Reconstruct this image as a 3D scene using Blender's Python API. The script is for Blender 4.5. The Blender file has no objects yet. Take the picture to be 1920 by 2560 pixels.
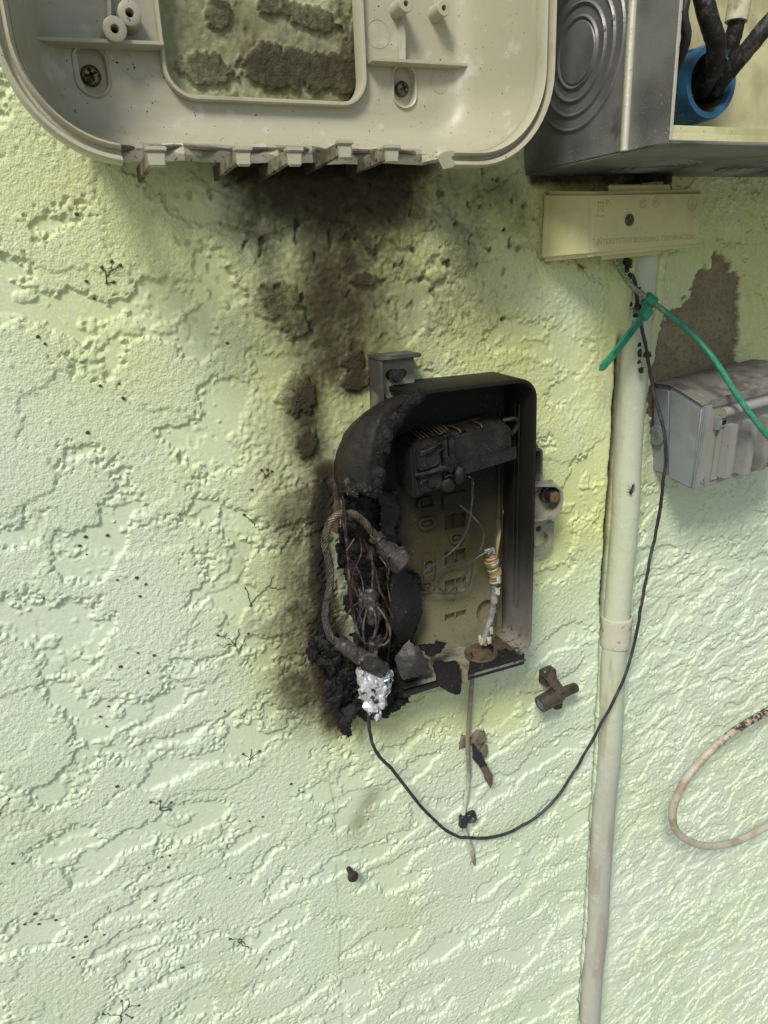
import bpy, bmesh, math, random
import numpy as np
from mathutils import Vector, Matrix, noise as mnoise

# ------------------------------------------------------------------ camera, sky, sun, exposure
scene = bpy.context.scene
COL = scene.collection
ZC = 1.45                      # camera height above the ground
CD = 0.55                      # camera distance from the wall plane (wall faces -Y, its plane is y = 0)
FPX, CX, CY = 1800.0, 960.0, 1280.0
_n = np.array([-817, 574, -1800.0]); _n /= np.linalg.norm(_n)
_r = np.array([4540, 815, -1800.0]); _r -= _n * _r.dot(_n); _r /= np.linalg.norm(_r)
_u = np.cross(_r, _n)
RM = np.array([_r, _n, _u])    # camera -> world

cam = bpy.data.cameras.new('camera'); camo = bpy.data.objects.new('camera', cam); COL.objects.link(camo)
cam.sensor_fit = 'VERTICAL'; cam.sensor_height = 36.0; cam.lens = 36.0 * FPX / 2560.0
cam.clip_start = 0.02; cam.clip_end = 500
camo.matrix_world = Matrix([[*RM[0], 0], [*RM[1], -CD], [*RM[2], ZC], [0, 0, 0, 1]])
scene.camera = camo

SUN_DIR = Vector((-0.45, -0.50, 0.74)).normalized()     # towards the sun
world = bpy.data.worlds.new('World'); scene.world = world; world.use_nodes = True
wn = world.node_tree.nodes; wl = world.node_tree.links
sky = wn.new('ShaderNodeTexSky'); sky.sky_type = 'NISHITA'; sky.sun_disc = False
sky.sun_elevation = math.asin(SUN_DIR.z); sky.sun_rotation = math.atan2(SUN_DIR.x, SUN_DIR.y)
sky.dust_density = 2.0; sky.ozone_density = 1.0; sky.air_density = 1.0
wl.new(sky.outputs[0], wn['Background'].inputs[0]); wn['Background'].inputs[1].default_value = 0.055
sl = bpy.data.lights.new('sun', 'SUN'); sl.energy = 1.5; sl.angle = math.radians(15); sl.color = (1.0, 0.965, 0.90)
slo = bpy.data.objects.new('sun', sl); COL.objects.link(slo)
slo.rotation_euler = SUN_DIR.to_track_quat('Z', 'Y').to_euler()
scene.view_settings.view_transform = 'Standard'; scene.view_settings.look = 'None'
scene.view_settings.exposure = 1.06; scene.view_settings.gamma = 1.0
scene.view_settings.use_curve_mapping = False
scene.render.engine = 'CYCLES'
random.seed(5); RNG = np.random.default_rng(11)

# ------------------------------------------------------------------ coordinates
def W(x, d, z): return Vector((x, -d, z + ZC))           # wall coordinates: across, off the wall, up from eye level
def P(px, py, d=0.0):
    v = RM @ np.array([px - CX, -(py - CY), -FPX]); v = v * ((CD - d) / v[1])
    return Vector((v[0], -d, v[2] + ZC))
def PX(px, py, d=0.0):
    q = P(px, py, d); return (q.x, q.z - ZC)
def spline(pts, n=8):
    pts = [Vector(p) for p in pts]; out = []
    q = [pts[0] * 2 - pts[1]] + pts + [pts[-1] * 2 - pts[-2]]
    for i in range(1, len(q) - 2):
        a, b, c, d = q[i - 1], q[i], q[i + 1], q[i + 2]
        for k in range(n):
            t = k / n
            out.append(0.5 * ((2 * b) + (c - a) * t + (2 * a - 5 * b + 4 * c - d) * t * t + (3 * b - a - 3 * c + d) * t ** 3))
    out.append(pts[-1]); return out
def PS(lst, n=8): return spline([P(*p) for p in lst], n)

# ------------------------------------------------------------------ numpy noise
_perm = np.random.default_rng(3).permutation(256); _perm = np.concatenate([_perm, _perm]).astype(np.int32)
_ang = np.random.default_rng(4).random(256) * 2 * np.pi; _gx = np.cos(_ang).astype(np.float32); _gy = np.sin(_ang).astype(np.float32)
def pn(x, y, s=0):
    x = x.astype(np.float32) + 37.7 * s; y = y.astype(np.float32) - 19.3 * s
    xf = np.floor(x); yf = np.floor(y); xi = xf.astype(np.int32) & 255; yi = yf.astype(np.int32) & 255
    fx = x - xf; fy = y - yf; u = fx * fx * fx * (fx * (fx * 6 - 15) + 10); v = fy * fy * fy * (fy * (fy * 6 - 15) + 10)
    def g(ix, iy, dx, dy):
        h = _perm[_perm[ix & 255] + (iy & 255)]; return _gx[h] * dx + _gy[h] * dy
    a = g(xi, yi, fx, fy); b = g(xi + 1, yi, fx - 1, fy); c = g(xi, yi + 1, fx, fy - 1); d = g(xi + 1, yi + 1, fx - 1, fy - 1)
    ab = a + u * (b - a); cd = c + u * (d - c); return (ab + v * (cd - ab)) * 1.5
def fbm(x, y, o=3, s=0, g=0.5):
    r = 0; a = 1.0
    for i in range(o): r = r + a * pn(x * 2 ** i, y * 2 ** i, s + i * 7); a *= g
    return r
def sst(a, b, x):
    t = np.clip((x - a) / (b - a), 0, 1); return t * t * (3 - 2 * t)

# ------------------------------------------------------------------ mesh builder
class MB:
    def __init__(s): s.v = []; s.f = []
    def add(s, v, f):
        o = len(s.v); s.v += [Vector(p) for p in v]; s.f += [[i + o for i in q] for q in f]; return s
    def grid(s, rows, cu=False, cv=False):
        m = len(rows); n = len(rows[0]); v = [p for r in rows for p in r]; f = []
        for i in range(m if cu else m - 1):
            for j in range(n if cv else n - 1):
                f.append([i * n + j, i * n + (j + 1) % n, ((i + 1) % m) * n + (j + 1) % n, ((i + 1) % m) * n + j])
        return s.add(v, f)
    def tube(s, pts, r, seg=10, cap=True, wob=0.0, sq=1.0):
        pts = [Vector(p) for p in pts]; n = len(pts); rr = r if isinstance(r, (list, tuple)) else [r] * n
        if len(rr) != n: rr = [float(x) for x in np.interp(np.linspace(0, 1, n), np.linspace(0, 1, len(rr)), rr)]
        t0 = (pts[1] - pts[0]).normalized(); a = t0.orthogonal().normalized(); rows = []
        for i in range(n):
            t = (pts[min(i + 1, n - 1)] - pts[max(i - 1, 0)]).normalized()
            a = (a - t * a.dot(t)).normalized(); b = t.cross(a)
            row = []
            for k in range(seg):
                th = 2 * math.pi * k / seg; q = rr[i] * (1 + (wob * mnoise.noise(pts[i] * 300 + Vector((k, 0, 0))) if wob else 0))
                row.append(pts[i] + a * math.cos(th) * q + b * math.sin(th) * q * sq)
            rows.append(row)
        o = len(s.v); s.grid(rows, cv=True)
        if cap: s.f.append([o + k for k in range(seg)][::-1]); s.f.append([o + (n - 1) * seg + k for k in range(seg)])
        return s
    def hexa(s, p):      # p: 4 back corners then 4 front corners
        return s.add(p, [[3, 2, 1, 0], [4, 5, 6, 7], [0, 1, 5, 4], [1, 2, 6, 5], [2, 3, 7, 6], [3, 0, 4, 7]])
    def box(s, x0, x1, d0, d1, z0, z1, rot=0, c=None):
        c = c or ((x0 + x1) / 2, (z0 + z1) / 2)
        def q(x, z):
            dx, dz = x - c[0], z - c[1]; return (c[0] + dx * math.cos(rot) - dz * math.sin(rot), c[1] + dx * math.sin(rot) + dz * math.cos(rot))
        o = []
        for d in (d0, d1):
            for x, z in ((x0, z0), (x1, z0), (x1, z1), (x0, z1)):
                a, b = q(x, z); o.append(W(a, d, b))
        return s.hexa(o)
    def prism(s, poly, d0, d1, holes=()):
        bm = bmesh.new(); ed = []
        for lp in [poly] + list(holes):
            vs = [bm.verts.new(W(x, d0, z)) for x, z in lp]
            for i in range(len(vs)): ed.append(bm.edges.new((vs[i], vs[(i + 1) % len(vs)])))
        r = bmesh.ops.triangle_fill(bm, use_beauty=True, use_dissolve=False, edges=ed)
        fs = [g for g in r['geom'] if isinstance(g, bmesh.types.BMFace)]
        e = bmesh.ops.extrude_face_region(bm, geom=fs)
        vs = [g for g in e['geom'] if isinstance(g, bmesh.types.BMVert)]
        bmesh.ops.translate(bm, vec=Vector((0, d0 - d1, 0)), verts=vs)
        bmesh.ops.recalc_face_normals(bm, faces=bm.faces)
        bm.verts.index_update()
        s.add([v.co.copy() for v in bm.verts], [[v.index for v in f.verts] for f in bm.faces]); bm.free(); return s
    def lathe(s, c, axis, prof, seg=20, ell=1.0, spin=0.0):
        axis = Vector(axis).normalized(); a = axis.orthogonal().normalized()
        if abs(axis.z) < .9: a = (Vector((0, 0, 1)) - axis * axis.z).normalized()
        b = axis.cross(a)
        rows = [[c + axis * t + (a * math.cos(2 * math.pi * k / seg + spin) + b * ell * math.sin(2 * math.pi * k / seg + spin)) * r for k in range(seg)] for r, t in prof]
        return s.grid(rows, cv=True)
    def lump(s, c, rad, amp=.35, fr=60, seed=0, sub=3, spiky=0.0):
        bm = bmesh.new(); bmesh.ops.create_icosphere(bm, subdivisions=sub, radius=1)
        sd = Vector((seed * 3.7, seed * 1.3, -seed * 2.1)); rad = Vector(rad)
        for v in bm.verts:
            n = v.co.copy(); p = Vector((n.x * rad.x, n.y * rad.y, n.z * rad.z))
            k = 1 + amp * mnoise.noise(p * fr + sd) + amp * .6 * mnoise.noise(p * fr * 2.3 + sd) + spiky * abs(mnoise.noise(p * fr * 5 + sd))
            v.co = c + p * k
        bm.verts.index_update(); s.add([v.co for v in bm.verts], [[v.index for v in f.verts] for f in bm.faces]); bm.free(); return s
    def plate(s, pts, th=.002, n=5, jit=.0006, bend=.0, seed=0):
        """irregular plate: outline points refined and jittered, filled, given thickness along its normal"""
        pts = [Vector(p) for p in pts]; nr = Vector((0, 0, 0)); c = sum(pts, Vector()) / len(pts)
        for i in range(len(pts)): nr += (pts[i] - c).cross(pts[(i + 1) % len(pts)] - c)
        nr.normalize()
        if nr.y > 0: nr = -nr
        rnd = random.Random(seed); ol = []
        for i in range(len(pts)):
            a, b = pts[i], pts[(i + 1) % len(pts)]
            for k in range(n): ol.append(a.lerp(b, k / n) + (Vector((rnd.gauss(0, 1), rnd.gauss(0, .3), rnd.gauss(0, 1))) * jit if k or jit else Vector()))
        R = len(ol); rings = []
        ol0 = [sum((ol[(i + k) % R] for k in range(-4, 5)), Vector()) / 9 for i in range(R)]
        for q in (1.0, .75, .5, .25):
            rings.append([c + (p - c) * q + nr * (bend * (1 - q * q) + .0008 * mnoise.noise((c + (p - c) * q) * 160 + Vector((seed, 0, 0)))) for p in (ol if q == 1.0 else ol0)])
        cc = c + nr * bend
        o = len(s.v)
        v = [p for r in rings for p in r] + [cc] + [p - nr * th for r in rings for p in r] + [cc - nr * th]
        H = 4 * R + 1; f = []
        for i in range(3):
            for k in range(R):
                a = i * R + k; b = i * R + (k + 1) % R; f.append([a, b, b + R, a + R]); f.append([a + R + H, b + R + H, b + H, a + H])
        for k in range(R):
            a = 3 * R + k; b = 3 * R + (k + 1) % R; f.append([a, b, 4 * R]); f.append([b + H, a + H, 4 * R + H])
            f.append([k, (k + 1) % R, (k + 1) % R + H, k + H][::-1])
        return s.add(v, f)
    def build(s, name, mat, parent=None, bevel=0.0, bseg=2, smooth=40, label=None):
        me = bpy.data.meshes.new(name); off = Vector((0, 0, 0)); q = parent
        while q is not None: off = off + q.location; q = q.parent
        me.from_pydata([tuple(p - off) for p in s.v], [], s.f); me.update()
        bm = bmesh.new(); bm.from_mesh(me)
        bmesh.ops.remove_doubles(bm, verts=bm.verts, dist=1e-6)
        bmesh.ops.recalc_face_normals(bm, faces=bm.faces)
        if bevel:
            ed = [e for e in bm.edges if len(e.link_faces) == 2 and e.calc_face_angle(0) > .5]
            bmesh.ops.bevel(bm, geom=ed, offset=bevel, segments=bseg, affect='EDGES', clamp_overlap=True)
        bm.to_mesh(me); bm.free()
        me.polygons.foreach_set('use_smooth', [True] * len(me.polygons)); me.set_sharp_from_angle(angle=math.radians(smooth))
        me.materials.append(mat)
        o = bpy.data.objects.new(name, me); COL.objects.link(o); o.parent = parent
        if label: o['label'] = label
        return o
def thing(name, label, cat, loc, group=None):
    o = bpy.data.objects.new(name, None); o.empty_display_size = .01; COL.objects.link(o); o.location = loc
    return tag(o, label, cat, group)
def tag(o, label, cat, group=None):
    o['label'] = label; o['category'] = cat
    if group: o['group'] = group
    return o
def struct(o): o['kind'] = 'structure'; return o
def rrect(x0, x1, z0, z1, r, n=6):
    out = []
    for cx, cz, a0 in ((x1 - r, z0 + r, -90), (x1 - r, z1 - r, 0), (x0 + r, z1 - r, 90), (x0 + r, z0 + r, 180)):
        for k in range(n + 1):
            a = math.radians(a0 + 90 * k / n); out.append((cx + r * math.cos(a), cz + r * math.sin(a)))
    return out
def circ(x, z, r, n=16, ez=1.0): return [(x + r * math.cos(2 * math.pi * k / n), z + r * ez * math.sin(2 * math.pi * k / n)) for k in range(n)]
def rotp(poly, c, a): return [(c[0] + (x - c[0]) * math.cos(a) - (z - c[1]) * math.sin(a), c[1] + (x - c[0]) * math.sin(a) + (z - c[1]) * math.cos(a)) for x, z in poly]

# ------------------------------------------------------------------ materials
def M(name, col, rough=.5, metal=0.0, layers=(), bump=None, spec=.5, bump2=None, coat=0.0):
    """layers: dicts col, scale, lo, hi, detail, stretch(xyz), pos=(axis, a, b[, c]) world mask, amt, rough"""
    m = bpy.data.materials.new(name); m.use_nodes = True; nt = m.node_tree; N = nt.nodes; L = nt.links
    b = N['Principled BSDF']; b.inputs['Roughness'].default_value = rough; b.inputs['Metallic'].default_value = metal
    b.inputs['Specular IOR Level'].default_value = spec; b.inputs['Coat Weight'].default_value = coat
    tc = N.new('ShaderNodeTexCoord'); geo = N.new('ShaderNodeNewGeometry')
    rgb = N.new('ShaderNodeRGB'); rgb.outputs[0].default_value = (*col, 1); cur = rgb.outputs[0]; rcur = None
    sep = N.new('ShaderNodeSeparateXYZ'); L.new(geo.outputs['Position'], sep.inputs[0])
    def noise(scale, detail=3, st=None, rg=.55):
        n = N.new('ShaderNodeTexNoise'); n.inputs['Scale'].default_value = scale; n.inputs['Detail'].default_value = detail; n.inputs['Roughness'].default_value = rg
        if st:
            mp = N.new('ShaderNodeMapping'); mp.inputs['Scale'].default_value = st; L.new(tc.outputs['Object'], mp.inputs[0]); L.new(mp.outputs[0], n.inputs['Vector'])
        else: L.new(tc.outputs['Object'], n.inputs['Vector'])
        return n.outputs['Fac']
    def mr(x, lo, hi, smooth=True):
        r = N.new('ShaderNodeMapRange'); r.interpolation_type = 'SMOOTHSTEP' if smooth else 'LINEAR'
        r.inputs['From Min'].default_value = lo; r.inputs['From Max'].default_value = hi; L.new(x, r.inputs['Value']); return r.outputs[0]
    def math_(op, a, b_):
        q = N.new('ShaderNodeMath'); q.operation = op; q.use_clamp = op != 'MULTIPLY_ADD'
        for i, s in enumerate((a, b_)):
            if isinstance(s, (int, float)): q.inputs[i].default_value = s
            else: L.new(s, q.inputs[i])
        return q.outputs[0]
    for ly in layers:
        nf = noise(ly.get('scale', 40), ly.get('detail', 3), ly.get('st'))
        if 'pos' in ly:       # world position gate, edge broken up by the noise
            ms = None
            for ax, a, bb in ly['pos']:
                add = N.new('ShaderNodeMath'); add.operation = 'MULTIPLY_ADD'; add.inputs[1].default_value = ly.get('wob', .05); L.new(nf, add.inputs[0])
                off = ZC if ax == 'Z' else 0.0
                sub = N.new('ShaderNodeMath'); sub.operation = 'SUBTRACT'; L.new(sep.outputs[ax], sub.inputs[0]); sub.inputs[1].default_value = off + ly.get('wob', .05) * .5
                L.new(sub.outputs[0], add.inputs[2]); w = mr(add.outputs[0], a, bb)
                ms = w if ms is None else math_(ly.get('op', 'MAXIMUM'), ms, w)
            if 'lo' in ly: ms = math_('MULTIPLY', ms, mr(nf, ly['lo'], ly['hi']))
            fac = ms
        elif 'attr' in ly:
            at = N.new('ShaderNodeAttribute'); at.attribute_name = ly['attr']; fac = at.outputs['Fac']
            if 'lo' in ly: fac = math_('MULTIPLY', fac, mr(nf, ly['lo'], ly['hi']))
        else: fac = mr(nf, ly['lo'], ly['hi'])
        if 'amt' in ly: fac = math_('MULTIPLY', fac, ly['amt'])
        mx = N.new('ShaderNodeMix'); mx.data_type = 'RGBA'; L.new(fac, mx.inputs[0]); L.new(cur, mx.inputs[6]); mx.inputs[7].default_value = (*ly['col'], 1); cur = mx.outputs[2]
        if 'rough' in ly:
            rm = N.new('ShaderNodeMix'); rm.data_type = 'FLOAT'; L.new(fac, rm.inputs[0])
            if rcur is None: rm.inputs[2].default_value = rough
            else: L.new(rcur, rm.inputs[2])
            rm.inputs[3].default_value = ly['rough']; rcur = rm.outputs[0]
    L.new(cur, b.inputs['Base Color'])
    if rcur is not None: L.new(rcur, b.inputs['Roughness'])
    prev = None
    for bp in (bump, bump2):
        if not bp: continue
        bn = N.new('ShaderNodeBump'); bn.inputs['Strength'].default_value = 1.0; bn.inputs['Distance'].default_value = bp[1]
        L.new(noise(bp[0], 4, bp[2] if len(bp) > 2 else None), bn.inputs['Height'])
        if prev: L.new(prev, bn.inputs['Normal'])
        prev = bn.outputs[0]
    if prev: L.new(prev, b.inputs['Normal'])
    return m
SOOT_SHADE = (.006, .0055, .0042)
DIRT = (.10, .09, .055)
# ------------------------------------------------------------------ setting: ground, unseen slab added to shape the light
m_ground = M('ground_mat', (.30, .30, .27), .9, layers=[dict(col=(.20, .20, .17), scale=6, lo=.4, hi=.65), dict(col=(.36, .35, .31), scale=2.5, lo=.5, hi=.7)], bump=(40, .01))
g = MB(); g.add([(-60, -60, 0), (60, -60, 0), (60, 3, 0), (-60, 3, 0)], [[0, 1, 2, 3]]); struct(g.build('ground', m_ground))
m_shade_slab = M('shade_slab_mat', (.66, .62, .30), .6)  # yellow chosen so the added slab bounces warm light onto the wall
g = MB(); g.hexa([Vector(p) for p in [(-4, 0.02, 2.5), (5, 0.02, 2.5), (5, 0.02, 2.6), (-4, 0.02, 2.6), (-4, -.42, 2.5), (5, -.42, 2.5), (5, -.42, 2.7), (-4, -.42, 2.7)]]); struct(g.build('unseen_shade_slab', m_shade_slab))  # unseen overhang, added to shade the upper wall

# ------------------------------------------------------------------ stucco wall: a real relief, 1.4 mm grid where it is seen
PIPE_X, PIPE_R, PIPE_D = .4905, .0140, .006
def lines(a, b, step, lo, hi):
    core = np.arange(a, b + step / 2, step); s = step; L = [a]
    while L[-1] > lo: s *= 1.35; L.append(L[-1] - s)
    s = step; R = [core[-1]]
    while R[-1] < hi: s *= 1.35; R.append(R[-1] + s)
    return np.concatenate([np.array(L[1:])[::-1], core, np.array(R[1:])])
gx = lines(-.20, .92, .00124, -4.0, 5.0); gz = lines(-1.24, .235, .00124, -1.45, 1.2)
gz = np.clip(gz, -1.45, None)
X, Z = np.meshgrid(gx, gz); X = X.ravel().astype(np.float32); Z = Z.ravel().astype(np.float32)
PXM = .00036                                           # metres on the wall per photo pixel, roughly
def wp(px, py): return np.array(PX(px, py, 0.0))
def capsule(px, w):                                    # soft stroke along pixel way-points
    best = np.full(X.shape, 9.0, np.float32); pts = [wp(*p) for p in px]
    if len(pts) == 1: pts = pts * 2
    for a, b in zip(pts[:-1], pts[1:]):
        ab = b - a; L2 = max(ab.dot(ab), 1e-9)
        t = np.clip(((X - a[0]) * ab[0] + (Z - a[1]) * ab[1]) / L2, 0, 1)
        best = np.minimum(best, np.hypot(X - a[0] - t * ab[0], Z - a[1] - t * ab[1]))
    return np.exp(-(best / (w * PXM)) ** 2)
def inpoly(px, wx, wz):
    pts = [wp(*p) for p in px]; ins = np.zeros(X.shape, bool)
    for i in range(len(pts)):
        (x1, z1), (x2, z2) = pts[i], pts[(i + 1) % len(pts)]
        c = ((z1 > wz) != (z2 > wz)) & (wx < (x2 - x1) * (wz - z1) / (z2 - z1 + 1e-12) + x1); ins ^= c
    return ins
# trowelled plateaus
wxn = .008 * pn(X * 32, Z * 32, 1) + .0016 * pn(X * 110, Z * 110, 2); wzn = .008 * pn(X * 32, Z * 32, 3) + .0016 * pn(X * 110, Z * 110, 4)
xa, za = X + wxn, Z + wzn
N1 = fbm(xa * 15, za * 19, 2, 10, .42) + .14
ca, sa = math.cos(math.radians(9)), math.sin(math.radians(9)); xr = xa * ca + za * sa; zr = -xa * sa + za * ca
zr = zr + .014 * pn(X * 9, Z * 9, 71); N2 = fbm(xr * 13, zr * 32, 2, 20, .42) + .30 * N1 + .08
ca3, sa3 = math.cos(math.radians(16)), math.sin(math.radians(16)); xr3 = xa * ca3 + za * sa3; zr3 = -xa * sa3 + za * ca3
zr3 = zr3 + .012 * pn(X * 11, Z * 11, 72); N3 = fbm(xr3 * 22, zr3 * 48, 2, 30, .50) + .35 * fbm(xa * 40, za * 44, 2, 73) + .02
wl_ = sst(-.22, -.50, Z + .08 * pn(X * 6, Z * 6, 5)); wr_ = sst(PIPE_X, PIPE_X + .05, X) * sst(-.20, -.34, Z)
wt_ = sst(PIPE_X - .10, PIPE_X + .04, X) * sst(-.16, -.05, Z)
N = N1 * (1 - wl_) + N2 * wl_; N = N * (1 - wr_) + N3 * wr_
edge = .13 * pn(X * 120, Z * 120, 6) + .16 * pn(X * 260, Z * 260, 7) + .10 * pn(X * 430, Z * 430, 8)
soft = .014 + .10 * sst(.05, .7, pn(X * 9, Z * 9, 9))
MK = sst(-soft, soft, N + edge)
MK2 = sst(.02, .20, fbm(xa * 34, za * 40, 2, 44) + edge - .34)           # small islands in the hollows
MK = np.maximum(MK, .7 * MK2)
patch = np.zeros_like(X); ew = .22 * pn(X * 70, Z * 70, 81) + .22 * pn(X * 160, Z * 160, 82) + .18 * pn(X * 330, Z * 330, 83)
for px, py, rx, ry in [(690, 745, 66, 42), (735, 812, 38, 32), (665, 770, 40, 25), (905, 700, 36, 17), (880, 905, 30, 26), (890, 950, 36, 30), (760, 985, 28, 46), (735, 985, 46, 50), (1000, 600, 26, 22), (1060, 560, 22, 16), (1085, 690, 22, 18), (1115, 640, 18, 22), (1150, 660, 24, 30), (765, 1105, 26, 34), (760, 1250, 60, 40), (700, 1270, 70, 45), (745, 1530, 52, 34), (690, 1560, 50, 30), (740, 1720, 80, 44), (800, 1260, 30, 60),
                       (690, 168, 92, 56), (800, 180, 80, 52), (860, 190, 40, 46), (510, 172, 62, 46), (545, 40, 34, 36), (700, 20, 60, 24), (790, 50, 60, 32), (895, 110, 20, 70)]:
    c0 = wp(px, py); c1 = wp(px + rx, py); c2 = wp(px, py + ry)
    q = np.hypot((X - c0[0]) / abs(c1[0] - c0[0]), (Z - c0[1]) / abs(c2[1] - c0[1]))
    patch = np.maximum(patch, sst(.07, -.07, q - 1 + ew))
sm_x = X + .0030 * pn(X * 90, Z * 90, 84) + .0020 * pn(X * 230, Z * 230, 85); sm_z = Z + .0030 * pn(X * 90, Z * 90, 86) + .0020 * pn(X * 230, Z * 230, 87)
smear = inpoly([(560, 560), (640, 592), (690, 585), (740, 556), (800, 550), (868, 556), (900, 600), (925, 640), (948, 600), (965, 570), (1000, 560), (1028, 500), (1010, 440), (1000, 400), (600, 400), (560, 470)], sm_x, sm_z).astype(np.float32)
zone = np.clip(capsule([(830, 420), (830, 800), (790, 1050)], 150) * 1.5, 0, 1); zone = np.maximum(zone, np.clip(1.6 * capsule([(560, 60), (840, 120)], 190), 0, 1))
MK = MK * (1 - .75 * zone) ; MK = np.maximum(MK, np.maximum(patch, .75 * smear))
kill = np.clip(capsule([(1545, 760), (1500, 2560)], 60) * 1.3, 0, 1)     # smeared smooth along the conduit
kill = np.maximum(kill, .8 * capsule([(1420, 800), (1440, 1000)], 60))
MK = MK * (1 - .85 * kill)
grain = pn(X * 230, Z * 260, 11) * .75 + pn(X * 390, Z * 400, 12) * .55
grainr = pn(xr * 190, zr * 420, 13)
ed4 = 4 * MK * (1 - MK)
amp = .0020 * (1 - .25 * wr_) * (1 - .45 * wt_)
H = amp * MK + (.00036 + .00034 * pn(X * 8, Z * 8, 14).clip(-.6, 1)) * grain * (.16 + .84 * MK) + ed4 * .0008 * pn(X * 240, Z * 240, 15)
H += wl_ * MK * .00030 * grainr + wr_ * .0008 * fbm(xr3 * 60, zr3 * 150, 2, 51)
H += .0020 * fbm(X * 5, Z * 5, 2, 16)
H += wt_ * (.0012 * pn(X * 200, Z * 40, 17) + .0008 * pn(X * 380, Z * 85, 18))    # combed upright strokes under the steel box
crumb = sst(.62, .85, pn(X * 130, Z * 130, 19) + .3 * pn(X * 420, Z * 420, 20)); H += crumb * .0011 * (1 - kill)
MKb = sst(-.025, .025, fbm(xa * 10 + 5, za * 17, 2, 95, .5) + .8 * edge - .06); H += .0010 * MKb * (1 - kill) * (1 - .7 * zone) + .0030 * smear * sst(.045, .03, Z - .03) + .0012 * patch
# pits
H -= .0012 * sst(.62, .8, pn(X * 95, Z * 70, 21)) * sst(-.40, -.1, Z) * (1 - MK)
H -= .006 * np.exp(-(np.hypot(X - wp(1256, 797)[0], Z - wp(1256, 797)[1]) / .0021) ** 4)
# mortar smeared against the conduit, with a gap on its left
dxp = X - PIPE_X; wav = .0012 * pn(Z * 35, Z * 0 + 3.5, 22) + .0005 * pn(Z * 130, Z * 0 + 5.5, 23)
fil = np.where(dxp < 0, np.exp(-((dxp + PIPE_R) / .020) ** 2), np.exp(-((dxp - PIPE_R) / .012) ** 2) * .8)
lowf = .45 + .55 * sst(-1.0, -.30, Z)
H += fil * np.where(dxp < 0, .0042, .0085) * lowf * sst(.0100, .0128, np.abs(dxp))
gapx = -PIPE_R - .0022 + wav
gap = np.exp(-((dxp - gapx) / (.0015 + .0018 * sst(-.40, -.33, Z))) ** 2) * sst(-.06, -.09, Z)
H -= gap * .012
topfil = np.exp(-((dxp - .004) / .024) ** 4) * sst(-.085, -.035, Z); H += topfil * .010
# bare patch where the paint and finish coat are gone
pw_x = X + .0042 * pn(X * 95, Z * 95, 24) + .003 * pn(X * 240, Z * 240, 25); pw_z = Z + .006 * pn(X * 95, Z * 95, 26) + .004 * pn(X * 240, Z * 240, 27)
bare = inpoly([(1600, 1000), (1630, 890), (1645, 800), (1690, 768), (1722, 742), (1733, 690), (1772, 668), (1786, 628), (1812, 640), (1828, 672), (1856, 690), (1842, 760), (1846, 830), (1838, 900), (1850, 960), (1830, 1010), (1700, 1060), (1620, 1080)], pw_x, pw_z).astype(np.float32)
H = H * (1 - .75 * bare) - bare * .0035 + bare * .0006 * pn(X * 420, Z * 420, 28)
# soot thrown up by the fire; other dark marks share its array
soot = np.zeros_like(X)
for px, w, a in [([(600, 420), (1040, 410)], 46, .72), ([(730, 415), (940, 415)], 40, 1.0), ([(690, 480), (960, 470)], 92, .60), ([(830, 460), (845, 560)], 120, .74), ([(845, 560), (845, 670)], 104, .72), ([(840, 660), (800, 780), (815, 900)], 88, .64), ([(830, 480), (820, 840)], 200, .21),
                 ([(800, 890), (768, 1000), (772, 1120)], 54, .62), ([(888, 870), (885, 960)], 36, .72), ([(770, 900), (755, 1180)], 110, .20), ([(690, 740), (725, 810)], 55, .42), ([(640, 560), (680, 620)], 70, .30),
                 ([(815, 1185), (800, 1300), (800, 1450), (815, 1560)], 34, 1.0), ([(800, 1220), (785, 1560)], 82, .38), ([(760, 1240), (730, 1290)], 60, .34), ([(802, 1550), (812, 1650), (845, 1790)], 46, 1.0), ([(770, 1560), (775, 1740)], 88, .40), ([(735, 1520), (790, 1540)], 38, .42),
                 ([(1050, 470), (1160, 560), (1120, 760)], 105, .20), ([(1240, 470), (1290, 560)], 60, .20), ([(990, 640), (960, 860)], 90, .22), ([(865, 540), (870, 800)], 108, .60),
                 ([(580, 40), (740, 150), (880, 170)], 150, .26), ([(650, 165), (880, 185)], 70, .36), ([(860, 40), (905, 240)], 40, .60), ([(1560, 450), (1640, 445)], 24, .95), ([(1330, 445), (1560, 448)], 16, .6)]:  # last two strokes: dark bands along the steel box's bottom edge
    soot = np.maximum(soot, a * capsule(px, w))
pitch = fbm(X * 26, Z * 26, 3, 60); film = soot.copy()
crisp = sst(-.05, .05, fbm(xa * 34, za * 30, 3, 67, .6) + .5 * edge); crisp2 = sst(-.05, .05, fbm(xa * 60, za * 52, 2, 68, .6) + .5 * edge)
soot = soot * (.74 + .22 * crisp + .16 * crisp2 + .10 * smear)
soot = np.clip(soot, 0, 1) ** 1.12 * (.74 + .42 * MK) * (1 + .20 * pitch + .20 * pn(X * 85, Z * 24, 64)) + soot * .12 * pn(X * 170, Z * 170, 61)
spk = sst(.50, .62, pn(X * 150, Z * 95, 62)) * np.clip(capsule([(700, 560), (1120, 600)], 190) * .9 + capsule([(1230, 480), (1260, 560)], 70) * .6, 0, 1)
soot = np.clip(soot + .45 * spk + patch * np.clip(film * .34, 0, .24) + .22 * patch * (Z > .095) + .10 * smear, 0, 1)
soot = np.clip(soot * (1 + .9 * (1 - soot) * (pn(X * 230, Z * 200, 65) * .7 + pn(X * 430, Z * 400, 66) * .5)), 0, 1); soot = 1 - (1 - soot) ** 2.5
ck = [(818, 1850), (822, 1950), (834, 2010), (842, 2120), (838, 2200), (850, 2290), (846, 2400), (856, 2560)]
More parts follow.
